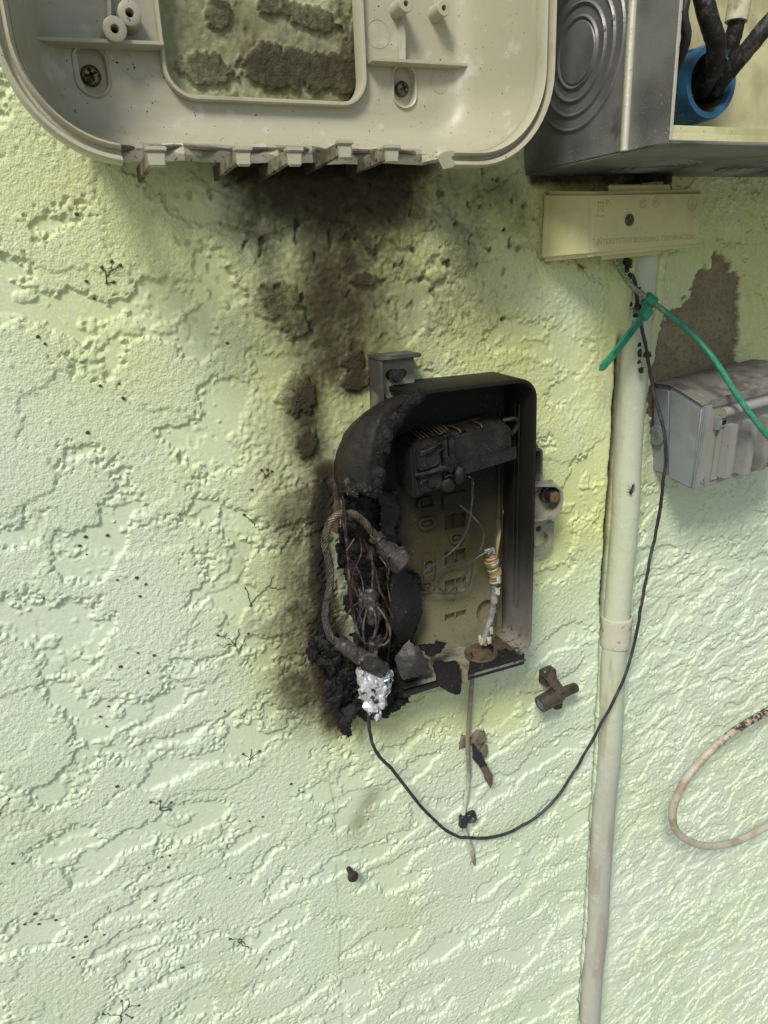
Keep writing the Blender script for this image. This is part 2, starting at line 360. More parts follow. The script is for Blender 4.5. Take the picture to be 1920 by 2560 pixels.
soot = np.maximum(soot, .38 * np.clip(capsule(ck, 2.6), 0, 1) * (Z < wp(818, 1850)[1]) * sst(-.5, .1, pn(X * 60, Z * 60, 77)))
soot = np.maximum(soot, np.exp(-(np.hypot(X - wp(1256, 797)[0], Z - wp(1256, 797)[1]) / .0020) ** 4))  # dark inside of the drilled hole, painted as a dot
soot = np.maximum(soot, np.clip(1.4 * gap, 0, 1) * (.55 + .45 * sst(-.40, -.33, Z)))  # shade inside the conduit gap, painted into the wall colour
brown = np.maximum(.72 * capsule([(860, 470), (880, 640), (890, 850)], 165), .55 * capsule([(740, 1240), (735, 1720)], 70))
for px, w, a in [([(740, 1710), (790, 1740)], 60, .85), ([(640, 1560), (720, 1590)], 36, .32), ([(930, 1990), (890, 2070)], 30, .6), ([(600, 1370), (620, 1430)], 36, .25), ([(1000, 460), (1240, 470)], 50, .45), ([(700, 470), (840, 540), (1000, 500)], 95, .88), ([(840, 560), (850, 660), (810, 780), (830, 880)], 78, .85), ([(780, 900), (760, 1060)], 50, .55), ([(880, 640), (1000, 720)], 110, .45), ([(640, 640), (720, 760)], 80, .40), ([(620, 560), (680, 640)], 80, .28),
                 ([(560, 60), (700, 200), (880, 200)], 190, .72), ([(1170, 520), (1280, 480)], 40, .40), ([(820, 1780), (900, 1800)], 40, .45), ([(720, 1250), (760, 1600)], 50, .25)]:
    brown = np.maximum(brown, a * capsule(px, w))
brown = np.maximum(brown, np.clip(film * 1.45, 0, 1)); brown = np.clip(brown * (1 + .28 * pitch + .20 * pn(X * 210, Z * 210, 63)), 0, 1)

smoke_warm_light = np.zeros_like(X)  # smoke yellowing near the fire, plus warm light on the upper wall painted in
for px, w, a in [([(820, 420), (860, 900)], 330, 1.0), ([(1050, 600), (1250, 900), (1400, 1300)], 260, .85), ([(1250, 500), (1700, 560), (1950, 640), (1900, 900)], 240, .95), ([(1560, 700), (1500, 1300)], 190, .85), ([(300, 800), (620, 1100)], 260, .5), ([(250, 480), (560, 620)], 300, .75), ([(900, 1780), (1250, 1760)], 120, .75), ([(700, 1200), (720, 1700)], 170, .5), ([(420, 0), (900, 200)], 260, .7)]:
    smoke_warm_light = np.maximum(smoke_warm_light, a * capsule(px, w))
smoke_warm_light = np.clip(smoke_warm_light * (1 + .35 * fbm(X * 9, Z * 9, 3, 90)) + .12 * fbm(X * 4, Z * 4, 2, 91), 0, 1)
H -= .0022 * spk; blk = np.clip((film - .70) / .30, 0, 1) ** 1.5 * (.6 + .4 * MK)
nx_, nz_ = len(gx), len(gz)
co = np.empty((X.size, 3), np.float32); co[:, 0] = X; co[:, 1] = -H; co[:, 2] = Z + ZC
me = bpy.data.meshes.new('stucco_wall'); nf = (nx_ - 1) * (nz_ - 1)
me.vertices.add(X.size); me.vertices.foreach_set('co', co.ravel())
i0 = (np.arange(nz_ - 1)[:, None] * nx_ + np.arange(nx_ - 1)[None, :]).ravel()
quads = np.stack([i0, i0 + 1, i0 + nx_ + 1, i0 + nx_], 1).astype(np.int32)
me.loops.add(nf * 4); me.loops.foreach_set('vertex_index', quads.ravel())
me.polygons.add(nf); me.polygons.foreach_set('loop_start', np.arange(0, nf * 4, 4, dtype=np.int32))
me.polygons.foreach_set('use_smooth', np.ones(nf, bool)); me.update(calc_edges=True)
for nm, arr in (('soot', soot), ('bare', bare), ('brown', brown), ('plateau', MK), ('smoke_warm_light', smoke_warm_light), ('blk', blk)):
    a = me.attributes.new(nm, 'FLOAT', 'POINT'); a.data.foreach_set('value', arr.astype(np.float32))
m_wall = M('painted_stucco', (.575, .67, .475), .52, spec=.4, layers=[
    dict(col=(.615, .70, .54), scale=4, lo=.40, hi=.62),
    dict(col=(.53, .58, .36), scale=11, lo=.55, hi=.75, amt=.5),
    dict(col=(.575, .60, .195), attr='smoke_warm_light', amt=.84),  # yellow tint: smoke film and painted warm light together
    dict(col=(.74, .77, .60), scale=420, lo=.52, hi=.68, amt=.45, detail=2),
    dict(col=(.105, .088, .030), attr='brown', amt=.94),
    dict(col=(.030, .0235, .0085), attr='soot', amt=.985, rough=.85), dict(col=(.007, .006, .004), attr='blk'),
    dict(col=(.23, .195, .115), attr='bare', rough=.95),
    dict(col=(.29, .25, .14), attr='bare', scale=28, lo=.5, hi=.62, amt=.7),
    dict(col=(.12, .10, .055), attr='bare', scale=230, lo=.48, hi=.64, amt=.5),
    dict(col=(.32, .275, .17), attr='bare', scale=600, lo=.55, hi=.7, amt=.7)])
_nt = m_wall.node_tree; _N = _nt.nodes; _L = _nt.links                  # grit: strong on the trowelled plateaus, faint in the smooth hollows
_tc = _N.new('ShaderNodeTexCoord'); _at = _N.new('ShaderNodeAttribute'); _at.attribute_name = 'plateau'
_mr = _N.new('ShaderNodeMapRange'); _mr.inputs['To Min'].default_value = .30; _mr.inputs['To Max'].default_value = 1.0; _L.new(_at.outputs['Fac'], _mr.inputs[0]); _prev = None
for _sc, _ds in ((300, .0011), (680, .0007)):
    _n1 = _N.new('ShaderNodeTexNoise'); _n1.inputs['Scale'].default_value = _sc; _n1.inputs['Detail'].default_value = 3; _L.new(_tc.outputs['Object'], _n1.inputs['Vector'])
    _mu = _N.new('ShaderNodeMath'); _mu.operation = 'MULTIPLY'; _L.new(_n1.outputs['Fac'], _mu.inputs[0]); _L.new(_mr.outputs[0], _mu.inputs[1])
    _bp = _N.new('ShaderNodeBump'); _bp.inputs['Distance'].default_value = _ds; _L.new(_mu.outputs[0], _bp.inputs['Height'])
    if _prev: _L.new(_prev, _bp.inputs['Normal'])
    _prev = _bp.outputs[0]
_L.new(_prev, _N['Principled BSDF'].inputs['Normal'])
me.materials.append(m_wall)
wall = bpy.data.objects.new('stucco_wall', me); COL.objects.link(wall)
tag(wall, 'pale yellow-green stucco wall with trowelled relief and black soot streaks', 'wall')
# ------------------------------------------------------------------ conduit against the wall
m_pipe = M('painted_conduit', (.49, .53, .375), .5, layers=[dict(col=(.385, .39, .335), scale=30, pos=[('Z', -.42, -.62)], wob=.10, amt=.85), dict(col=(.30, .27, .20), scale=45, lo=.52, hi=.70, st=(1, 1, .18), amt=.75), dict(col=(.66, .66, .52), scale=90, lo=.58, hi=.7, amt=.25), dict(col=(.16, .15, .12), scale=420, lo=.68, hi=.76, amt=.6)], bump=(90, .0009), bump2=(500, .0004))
m_rustp = M('rusty_band', (.50, .49, .38), .55, layers=[dict(col=(.34, .17, .04), scale=70, pos=[('X', PIPE_X + .004, PIPE_X + .018)], wob=.012, lo=.38, hi=.55), dict(col=(.25, .23, .18), scale=120, lo=.6, hi=.72)], bump=(200, .0006))
t = thing('electrical_conduit', 'cream painted round conduit running down the wall right of the burned box', 'conduit', W(PIPE_X, PIPE_D, -1.44))
pp = [W(PIPE_X + .0012 * math.sin(k * .9), PIPE_D + .0006 * math.sin(k * 1.7), .06 - 1.5 * k / 40) for k in range(41)]
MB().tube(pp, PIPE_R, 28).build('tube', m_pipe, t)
zc0 = PX(1550, 1590, PIPE_D + .012)[1]
MB().lathe(W(PIPE_X, PIPE_D, zc0), (0, 0, 1), [(.0141, -.017), (.0162, -.0165), (.0168, -.010), (.0160, -.004), (.0165, .001), (.0160, .0065), (.0169, .012), (.0163, .0165), (.0141, .0175)], 32).build('coupling', m_rustp, t)

# ------------------------------------------------------------------ big open plastic enclosure at the top left
m_tray = M('beige_plastic', (.40, .38, .27), .42, layers=[dict(col=(.38, .37, .27), scale=14, lo=.45, hi=.7, amt=.7), dict(col=(.56, .555, .47), scale=60, lo=.58, hi=.72, amt=.5), dict(col=(.035, .03, .022), scale=420, lo=.745, hi=.77, detail=1),
    dict(col=(.05, .045, .03), scale=300, lo=.64, hi=.70, detail=1, pos=[('Z', .098, .066)], wob=.02, amt=.9), dict(col=(.60, .60, .58), scale=70, lo=.60, hi=.64, st=(.3, 1, 1.6), amt=.10)], bump=(240, .0002))
m_trayrim = M('beige_rim', (.42, .40, .285), .45, layers=[dict(col=(.33, .30, .19), scale=50, lo=.5, hi=.72, amt=.7), dict(col=(.05, .04, .03), scale=400, lo=.70, hi=.75)], bump=(300, .0002))
m_traysoot = M('sooty_fin_plastic', (.27, .25, .165), .6, layers=[dict(col=(.06, .05, .03), scale=60, lo=.40, hi=.62, amt=.9), dict(col=(.04, .033, .02), scale=150, pos=[('Y', -.055, -.02)], wob=.02, amt=.85), dict(col=(.02, .018, .012), scale=200, lo=.6, hi=.7)], bump=(300, .0004))
m_brass = M('aged_brass', (.30, .23, .09), .38, .9, layers=[dict(col=(.07, .06, .03), scale=400, lo=.42, hi=.6, rough=.7)], bump=(600, .0002))
m_darkscrew = M('dark_screw', (.10, .09, .06), .5, .7, layers=[dict(col=(.25, .22, .12), scale=500, lo=.55, hi=.7)])
m_black = M('black_void', (.008, .008, .007), .9)
TX0, TX1, TZ0, TZ1, TR = -.010, .3305, .0610, .42, .060
t = thing('beige_enclosure_base', 'open beige plastic enclosure base with rounded rim screwed to the wall at top left', 'enclosure', W(.16, .006, TZ0))
def outline(n=14):
    o = []
    for cx, cz, a0 in ((TX1 - TR, TZ0 + TR, -90), (TX1 - TR, TZ1 - TR, 0), (TX0 + TR, TZ1 - TR, 90), (TX0 + TR, TZ0 + TR, 180)):
        for k in range(n + 1):
            a = math.radians(a0 + 90 * k / n); o.append((cx + TR * math.cos(a), cz + TR * math.sin(a), math.cos(a), math.sin(a)))
    out = []
    for i in range(len(o)):
        a, b = o[i], o[(i + 1) % len(o)]
        out.append(a); L = math.hypot(b[0] - a[0], b[1] - a[1]); k = int(L / .012)
        for j in range(1, k): q = j / k; out.append(tuple(a[m] * (1 - q) + b[m] * q for m in range(4)))
    return out
OL = outline()
CUT0, CUT1 = .0445, .2525
def incut(p): return p[1] < TZ0 + .0005 and CUT0 < p[0] < CUT1
# shell: back panel outline -> curved walls -> front edge
def loopat(s, d, cutd=None):
    r = []
    for x, z, nx, nz in OL:
        dd = d
        if cutd is not None and z < TZ0 + .012 and CUT0 - .012 < x < CUT1 + .012 and nz < -.9: dd = min(d, cutd + .004 * math.sin(x * 90) + .003 * math.sin(x * 230))
        r.append(W(x - nx * s, dd, z - nz * s))
    return r
WX0, WX1, WZ0 = .0835, .2235, .1085
hole = rrect(WX0, WX1, WZ0, .40, .019, 7)
slots = [rrect(PX(416, 378, .012)[0], PX(468, 378, .012)[0], PX(440, 392, .012)[1], PX(440, 376, .012)[1], .0004, 1), rrect(PX(884, 378, .012)[0], PX(914, 378, .012)[0], PX(900, 392, .012)[1], PX(900, 376, .012)[1], .0004, 1)]
pills = []
for cx, cz, w, h in ((PX(229, 176, .012)[0], PX(229, 176, .012)[1], .0092, .0135), (PX(1010, 215, .012)[0], PX(1010, 215, .012)[1], .0085, .0135)):
    pills.append(rrect(cx - w, cx + w, cz - h, cz + h, w * .98, 8))
inner = [(x - nx * .044, z - nz * .044) for x, z, nx, nz in OL]
sh = MB(); sh.prism(inner, .006, .012, [hole] + slots + pills)
sh.grid([loopat(.044, .012), loopat(.036, .0125), loopat(.029, .016), loopat(.0235, .024), loopat(.019, .038, .034), loopat(.015, .054, .034), loopat(.0115, .070, .034), loopat(.0105, .082, .034)], cv=True)
sh.grid([loopat(.044, .006), loopat(.033, .0065), loopat(.026, .011), loopat(.0205, .022), loopat(.016, .038, .034), loopat(.012, .054, .034), loopat(.0085, .070, .034), loopat(.0105, .082, .034)], cv=True)
for cx, cy, r in ((340, 165, 26), (350, 340, 46), (605, 340, 36), (820, 350, 36), (945, 85, 31), (1100, 205, 26), (100, 160, 30)):      # faint mould marks
    c = P(cx, cy, .0120); sh.lathe(c, (0, -1, 0), [(r * .00029, -.0001), (r * .00029, .00025), (r * .00029 - .0004, .00025), (r * .00029 - .0004, -.0001)], 40)
shell = sh.build('shell', m_tray, t, smooth=35)
# rim, interrupted at the bottom
ring = [p for p in OL]; st = next(i for i, p in enumerate(ring) if incut(p))
ring = ring[st:] + ring[:st]; ring = [p for p in ring if not incut(p)]
ring = [(CUT1, TZ0, 0, -1)] + ring + [(CUT0, TZ0, 0, -1)] if ring[0][0] > .2 else [(CUT0, TZ0, 0, -1)] + ring + [(CUT1, TZ0, 0, -1)]
prof = [(.009, .066), (.0005, .074), (0, .088), (.0012, .091), (.003, .0905), (.0038, .088), (.0046, .0855), (.0062, .0855), (.0070, .0895), (.0082, .0915), (.0094, .090), (.0102, .084), (.0108, .074)]
rm = MB().grid([[W(x - nx * s, d, z - nz * s) for s, d in prof] for x, z, nx, nz in ring])
for e in (ring[0], ring[-1]): rm.add([W(e[0] - e[2] * s, d, e[1] - e[3] * s) for s, d in prof], [list(range(len(prof)))])
rm.build('rim', m_trayrim, t, smooth=50)
# lip round the opening
lp = MB(); o1 = rrect(WX0, WX1, WZ0, .40, .019, 7); o2 = rrect(WX0 + .0028, WX1 - .0028, WZ0 + .0028, .3972, .0162, 7)
lp.grid([[W(x, d, z) for x, z in o] for o, d in ((o1, .0122), (o1, .0172), (rrect(WX0 + .0006, WX1 - .0006, WZ0 + .0006, .3994, .0184, 7), .0180), (rrect(WX0 + .0022, WX1 - .0022, WZ0 + .0022, .3978, .0168, 7), .0180), (o2, .0172), (o2, .003))], cv=True)
lp.build('opening_lip', m_trayrim, t)
def rib(a, b, h, w=.0016, w2=None):
    q = MB(); A, B = Vector(a), Vector(b); dr = (B - A).normalized(); nn = dr.cross(Vector((0, -1, 0))).normalized() * w; f = Vector((0, -h, 0)); n2 = nn * .7
    q.hexa([A - nn, B - nn, B + nn, A + nn, A - n2 + f, B - n2 + f * (w2 or 1), B + n2 + f * (w2 or 1), A + n2 + f])
    return q.build('rib', m_tray, t, .0003)
rib(P(38, 108, .0125), P(404, 122, .0125), .012)
rib(P(916, 158, .0125), P(1165, 168, .0125), .011, w2=.6)
rib(P(1000, 60, .0125), P(1001, 155, .0125), .007)
rib(P(268, -60, .0125), P(272, 62, .0125), .010)
def boss(px, py, r, h):
    c = P(px, py, .012 + h); c = c + Vector((0, h, 0))
    b = MB().lathe(c, (0, -1, 0), [(r * 1.12, -.001), (r * 1.04, h * .3), (r, h), (r * .93, h + .0004), (r * .38, h + .0004), (r * .34, h - .0004), (r * .33, h * .3), (0, h * .3)], 24).build('screw_boss', m_tray, t)
    MB().lathe(c + Vector((0, -h * .32, 0)), (0, -1, 0), [(r * .325, 0), (0, .0002)], 14).build('screw_hole', m_black, b)
boss(287, 72, .0069, .016); boss(324, 32, .0069, .016); boss(1015, 9, .0051, .016); boss(1110, 20, .0051, .014)
def mscrew(px, py, r, mat, pl):
    cx = sum(p[0] for p in pl) / len(pl); cz = sum(p[1] for p in pl) / len(pl)
    q = MB(); big = [(cx + (x - cx) * 1.22, cz + (z - cz) * 1.16) for x, z in pl]; mid = [(cx + (x - cx) * 1.10, cz + (z - cz) * 1.07) for x, z in pl]; sm = [(cx + (x - cx) * .90, cz + (z - cz) * .93) for x, z in pl]
    q.grid([[W(x, d, z) for x, z in L] for L, d in ((big, .0119), (mid, .0136), (pl, .0130), (sm, .0075))], cv=True); q.add([W(x, .0075, z) for x, z in sm], [list(range(len(sm)))])
    q.build('screw_pocket', m_tray, t)
    c = P(px, py, .0095); s = MB().lathe(c, (0, -1, 0), [(r, -.003), (r, .0004), (r * .85, .0022), (r * .5, .0033), (0, .0037)], 22).build('screw', mat, t)
    for a in (0.35, .35 + math.pi / 2):
        x = Vector((math.cos(a), 0, math.sin(a))) * r * .62; y = Vector((-math.sin(a), 0, math.cos(a))) * r * .12
        b0 = c + Vector((0, -.0028, 0)); f = Vector((0, -.0012, 0))
        MB().hexa([b0 - x - y, b0 + x - y, b0 + x + y, b0 - x + y, b0 - x * .9 - y + f, b0 + x * .9 - y + f, b0 + x * .9 + y + f, b0 - x * .9 + y + f]).build('cross_slot', m_black, s)
mscrew(227, 189, .0060, m_brass, pills[0]); mscrew(1005, 222, .0052, m_darkscrew, pills[1])
# vent fins with their end tabs along the bottom
for k, (xa, xb, yb, yt) in enumerate(((371, 413, 417, 366), (592, 627, 415, 366), (720, 755, 415, 368), (848, 880, 397, 350), (965, 998, 407, 362))):
    x0, z0 = PX(xa, yb, .083); x1, z1 = PX(xb, yt, .083); xm = (x0 + x1) / 2
    f = MB().hexa([W(xm - .0040, .008, z0 + .000), W(xm - .0010, .008, z0 + .000), W(xm - .0010, .008, z0 + .009), W(xm - .0040, .008, z0 + .009),
                   W(xm - .0040, .080, z0 + .002), W(xm - .0010, .080, z0 + .002), W(xm - .0010, .080, z1 - .001), W(xm - .0040, .080, z1 - .001)]).build('vent_fin', m_traysoot, t, .0004)
    MB().hexa([W(x0 + .0008, .0795, z0), W(x1 - .0008, .0795, z0), W(x1 - .0002, .0795, z1), W(x0 + .0002, .0795, z1), W(x0 + .0009, .0835, z0 + .0003), W(x1 - .0009, .0835, z0 + .0003), W(x1 - .0002, .0835, z1 - .003), W(x0 + .0002, .0835, z1 - .003)]).build('end_tab', m_trayrim, f, .0007)
    MB().box(x0 - .0006, x1 + .0006, .0780, .0848, z1 - .0026, z1).build('tab_hook', m_trayrim, f, .0006)
eb = MB(); pts = [W(CUT0 + (CUT1 - CUT0) * k / 40, .034 + .004 * math.sin((CUT0 + (CUT1 - CUT0) * k / 40) * 90), TZ0 + .0165) for k in range(41)]
eb.tube(pts, .0016, 6, wob=.5).build('broken_edge', m_traysoot, t)

# ------------------------------------------------------------------ steel service box at the top right
m_steel = M('weathered_grey_steel', (.215, .215, .205), .45, .35, layers=[dict(col=(.10, .10, .095), scale=12, lo=.42, hi=.66), dict(col=(.45, .45, .43), scale=650, lo=.63, hi=.72, detail=2, pos=[('Z', .13, .072)], wob=.03, amt=.7), dict(col=(.30, .30, .29), scale=420, lo=.66, hi=.74, amt=.6), dict(col=(.05, .045, .035), scale=30, lo=.62, hi=.75, amt=.6)], bump=(500, .00025))
m_steeledge = M('bright_steel_edge', (.62, .60, .46), .35, .5, layers=[dict(col=(.20, .18, .12), scale=300, lo=.62, hi=.70)], bump=(300, .0003))
m_yel_lit = M('yellow_lit_lip_metal', (.70, .66, .36), .4, .2, layers=[dict(col=(.12, .10, .05), scale=260, lo=.66, hi=.72), dict(col=(.52, .48, .24), scale=40, lo=.45, hi=.7)], bump=(200, .0003))  # yellow light reflected inside the box, painted as the lip's base colour
m_yback = M('aged_back_panel', (.60, .56, .30), .6, layers=[dict(col=(.36, .33, .17), scale=18, lo=.45, hi=.7), dict(col=(.12, .10, .06), scale=300, lo=.68, hi=.75)], bump=(120, .0004))
SX, SZ, SF, SM = .366, .0680, .160, .1215
t = thing('steel_service_box', 'open grey steel service box with concentric knockouts at the top right', 'electrical box', W(SX, 0, SZ))
side = MB(); side.hexa([W(SX, .001, SZ), W(SX + .0016, .001, SZ), W(SX + .0016, .001, .50), W(SX, .001, .50), W(SX, SM, SZ), W(SX + .0016, SM, SZ), W(SX + .0016, SM, .50), W(SX, SM, .50)])
sp = side.build('side_panel', m_steel, t, .0004)
MB().hexa([W(SX - .001, SM + .003, SZ - .001), W(SX + .0016, SM + .003, SZ - .001), W(SX + .0016, SM + .003, .50), W(SX - .001, SM + .003, .50), W(SX + .001, SF, SZ - .001), W(SX + .0026, SF, SZ - .001), W(SX + .0026, SF, .50), W(SX + .001, SF, .50)]).build('cover_side', m_steel, t, .0005)
MB().tube([W(SX - .0012, SM + .001, SZ - .0005), W(SX - .0012, SM + .001, .3), W(SX - .0012, SM + .001, .50)], .0032, 10).build('seam_edge', m_steeledge, t)
MB().box(SX + .0010, SX + .0032, SF, SF + .0012, SZ, .50).build('front_edge', m_steeledge, t, .0003)
c = W(SX, .0660, .1385)
for r in (.0218, .0300, .0395, .0490):
    kr = MB().lathe(c, (-1, 0, 0), [(r - .0022, -.0004), (r - .0010, .0009), (r, .0016), (r + .0010, .0007), (r + .0014, -.0006)], 56).build('knockout_ring', m_steel, sp)
MB().lathe(c, (-1, 0, 0), [(.0200, -.0002), (.0190, .0010), (.010, .0013), (0, .0013)], 48).build('knockout_disc', m_steel, sp)
for r, a in ((.0300, 1.35), (.0395, 1.30)): MB().lump(c + Vector((-.0012, -math.sin(a) * r, math.cos(a) * r)), (.0012, .0016, .0022), .2, 300, 3, 2).build('knockout_tie', m_steel, sp)
bt = MB().hexa([W(SX, .001, SZ - .0016), W(.80, .001, SZ - .0016), W(.80, .001, SZ), W(SX, .001, SZ), W(SX + .001, SF, SZ - .0016), W(.80, SF, SZ - .0016), W(.80, SF, SZ), W(SX + .001, SF, SZ)]).build('bottom_panel', m_steel, t, .0003)
for cx, cd, rs in ((.445, .065, (.016, .024, .033)), (.56, .07, (.014, .022, .030, .040))):
    for r in rs: MB().lathe(W(cx, cd, SZ - .0016), (0, 0, -1), [(r - .0016, -.0003), (r - .0008, .0008), (r, .0012), (r + .0008, .0005), (r + .001, -.0004)], 48).build('knockout_ring', m_steel, bt)
MB().box(SX + .0033, .80, SF - .001, SF, SZ + .0002, SZ + .0046).build('bottom_lip', m_yel_lit, t, .0004)
MB().box(SX + .0033, .80, SF - .006, SF - .0045, SZ + .0046, SZ + .0098).build('bottom_lip', m_yel_lit, t, .0004)
MB().box(SX + .0016, .80, .001, .004, SZ, .50).build('back_panel', m_yback, t)
MB().box(SX, .80, .001, SF, .50, .502).build('top_panel', m_steel, t)
MB().box(.80, .802, .001, SF, SZ, .50).build('side_panel', m_steel, t)
# threaded blue bushing and cables inside the box
m_blue = M('blue_plastic', (.032, .125, .225), .4, layers=[dict(col=(.03, .11, .19), scale=90, lo=.5, hi=.7, amt=.7), dict(col=(.06, .19, .30), scale=300, lo=.6, hi=.75, amt=.5)], bump=(400, .0002))
m_tubein = M('brown_conduit_inside', (.13, .075, .025), .7, layers=[dict(col=(.03, .02, .012), scale=60, lo=.45, hi=.65)])
m_hub = M('dusty_hub', (.12, .115, .08), .8, layers=[dict(col=(.25, .23, .14), scale=160, lo=.5, hi=.7)], bump=(300, .0008))
BR = .0275; bc = P(1778, 205, .046); bc = Vector((bc.x, -.004, bc.z))
t = thing('blue_conduit_bushing', 'blue plastic conduit bushing ring inside the steel box', 'bushing', bc)
MB().lathe(bc, (0, -1, 0), [(BR, .012), (BR * 1.01, .030), (BR * 1.0, .040), (BR * .96, .0425), (BR * .80, .0425), (BR * .76, .040), (BR * .75, .012)], 48).build('ring', m_blue, t, smooth=50)
MB().lathe(bc, (0, -1, 0), [(BR * 1.10, 0), (BR * 1.10, .009), (BR * 1.0, .012), (BR * .74, .012)], 12, spin=.2).build('locknut', m_hub, t, smooth=20)
MB().lathe(bc, (0, -1, 0), [(BR * .76, .038), (BR * .70, .010), (BR * .70, -.004), (BR * .60, -.05)], 40).build('inner_tube', m_tubein, t)
for k in range(10):
    a = 2 * math.pi * k / 10 + .25; q = Vector((math.cos(a), 0, math.sin(a))) * BR * 1.0
    MB().tube([bc + q + Vector((0, -.014, 0)), bc + q + Vector((0, -.034, 0))], .0016, 8).build('grip_ridge', m_blue, t)
m_cable = M('dusty_black_cable', (.014, .013, .012), .55, layers=[dict(col=(.075, .065, .045), scale=150, lo=.52, hi=.68), dict(col=(.14, .12, .07), scale=60, lo=.62, hi=.74, amt=.6)], bump=(250, .0012))
m_cable2 = M('brown_black_cable', (.035, .027, .02), .55, layers=[dict(col=(.10, .05, .02), scale=50, lo=.5, hi=.7, pos=[('Z', .145, .11)], wob=.01)], bump=(250, .0006))
m_tape = M('cream_tape', (.56, .52, .36), .6, layers=[dict(col=(.30, .26, .15), scale=120, lo=.5, hi=.7)], bump=(200, .0006))
def cable(name, lab, pts, r, mat, n=8, seg=14, wob=.08, cat='cable', grp=None, r2=None, kink=0.0):
    o = MB().tube([p + mnoise.noise_vector(p * 45) * kink + mnoise.noise_vector(p * 120) * kink * .4 for p in PS(pts, n)], r2 or r, seg, wob=wob).build(name, mat); return tag(o, lab, cat, grp)
cable('black_cable', 'thick dusty black cable bending into the blue bushing, left of the pair', [(1740, -90, .075), (1755, -20, .075), (1772, 50, .075), (1790, 110, .070), (1785, 165, .060), (1760, 215, .040), (1745, 250, .012)], .0072, m_cable)
cable('black_cable', 'thick black cable sweeping from the right edge into the blue bushing', [(1990, -10, .085), (1925, 55, .08), (1880, 110, .072), (1830, 170, .058), (1790, 222, .040), (1765, 262, .012)], .0066, m_cable)
t = thing('taped_cable', 'black cable wrapped in cream tape behind the other cables in the steel box', 'cable', P(1830, 60, .04))
MB().tube(PS([(1862, -60, .05), (1850, 0, .05), (1840, 55, .05)], 6), .0086, 16).build('tape_wrap', m_tape, t)
MB().tube(PS([(1843, 35, .05), (1836, 80, .048), (1815, 150, .04), (1790, 220, .02), (1780, 250, .01)], 6), .0066, 14, wob=.1).build('sheath', m_cable, t)
cable('thin_brown_cable', 'thin brown-black cable in front of the left rim of the blue bushing', [(1722, -40, .09), (1714, 0, .09), (1708, 40, .09), (1716, 90, .088), (1702, 140, .08), (1685, 180, .07), (1668, 220, .06), (1655, 255, .055)], .0036, m_cable2)

# ------------------------------------------------------------------ bonding terminal cover with raised lettering
m_bond = M('yellowed_plastic', (.56, .53, .25), .45, layers=[dict(col=(.44, .41, .22), scale=30, lo=.45, hi=.7, amt=.7), dict(col=(.15, .12, .06), scale=340, lo=.69, hi=.75), dict(col=(.60, .58, .38), scale=90, lo=.6, hi=.72, amt=.5)], bump=(300, .0002))
m_letter = M('moulded_lettering', (.40, .38, .19), .5)
t = thing('bonding_terminal', 'small rectangular cream plastic bonding terminal cover under the steel box', 'terminal cover', P(1560, 560, 0))
D0, D1 = .004, .036
A = [P(1372, 478, .012), P(1480, 478, D1 + .004), P(1766, 474, D1 + .004), P(1748, 616, D1 + .004), P(1478, 642, D1 + .004), P(1363, 652, .012)]
Bk = [Vector((p.x + dx, -D0, p.z + dz)) for p, dx, dz in zip(A, (-.001, 0, .001, .001, 0, -.001), (.001, .001, .001, -.001, -.001, -.001))]
q = MB(); q.add(Bk + A, [[0, 1, 2, 3, 4, 5][::-1], [6, 7, 10, 11], [7, 8, 9, 10]] + [[i, (i + 1) % 6, (i + 1) % 6 + 6, i + 6] for i in range(6)])
cov = q.build('cover', m_bond, t, .0032, 3, smooth=60)
MB().hexa([P(1520, 468, .006), P(1676, 466, .006), P(1676, 480, .006), P(1520, 480, .006), P(1520, 462, .034), P(1676, 461, .034), P(1676, 480, .034), P(1520, 480, .034)]).build('top_flap', m_bond, t, .0007)
MB().hexa([P(1500, 640, .010), P(1650, 622, .010), P(1650, 635, .010), P(1500, 652, .010), P(1500, 628, .030), P(1650, 614, .030), P(1655, 634, .030), P(1500, 650, .030)]).build('lower_skirt', m_bond, t, .001)
DF = D1 + .004
sc_c = P(1573, 550, DF)
MB().lathe(sc_c, (0, -1, 0), [(.0062, -.0002), (.0058, .0005), (.0050, .0004), (.0047, -.0004)], 28).build('screw_collar', m_bond, t)
MB().lathe(sc_c, (0, -1, 0), [(.0048, .0003), (.0046, .00025), (.0040, .0004), (0, .0010)], 24).build('screw', m_darkscrew, t)
for a in (.1, .1 + math.pi / 2):
    x = Vector((math.cos(a), 0, math.sin(a))) * .0028; y = Vector((-math.sin(a), 0, math.cos(a))) * .0005; b0 = sc_c + Vector((0, -.0004, 0)); f = Vector((0, -.0010, 0))
    MB().hexa([b0 - x - y, b0 + x - y, b0 + x + y, b0 - x + y, b0 - x - y + f, b0 + x - y + f, b0 + x + y + f, b0 - x + y + f]).build('cross_slot', m_brass, t)
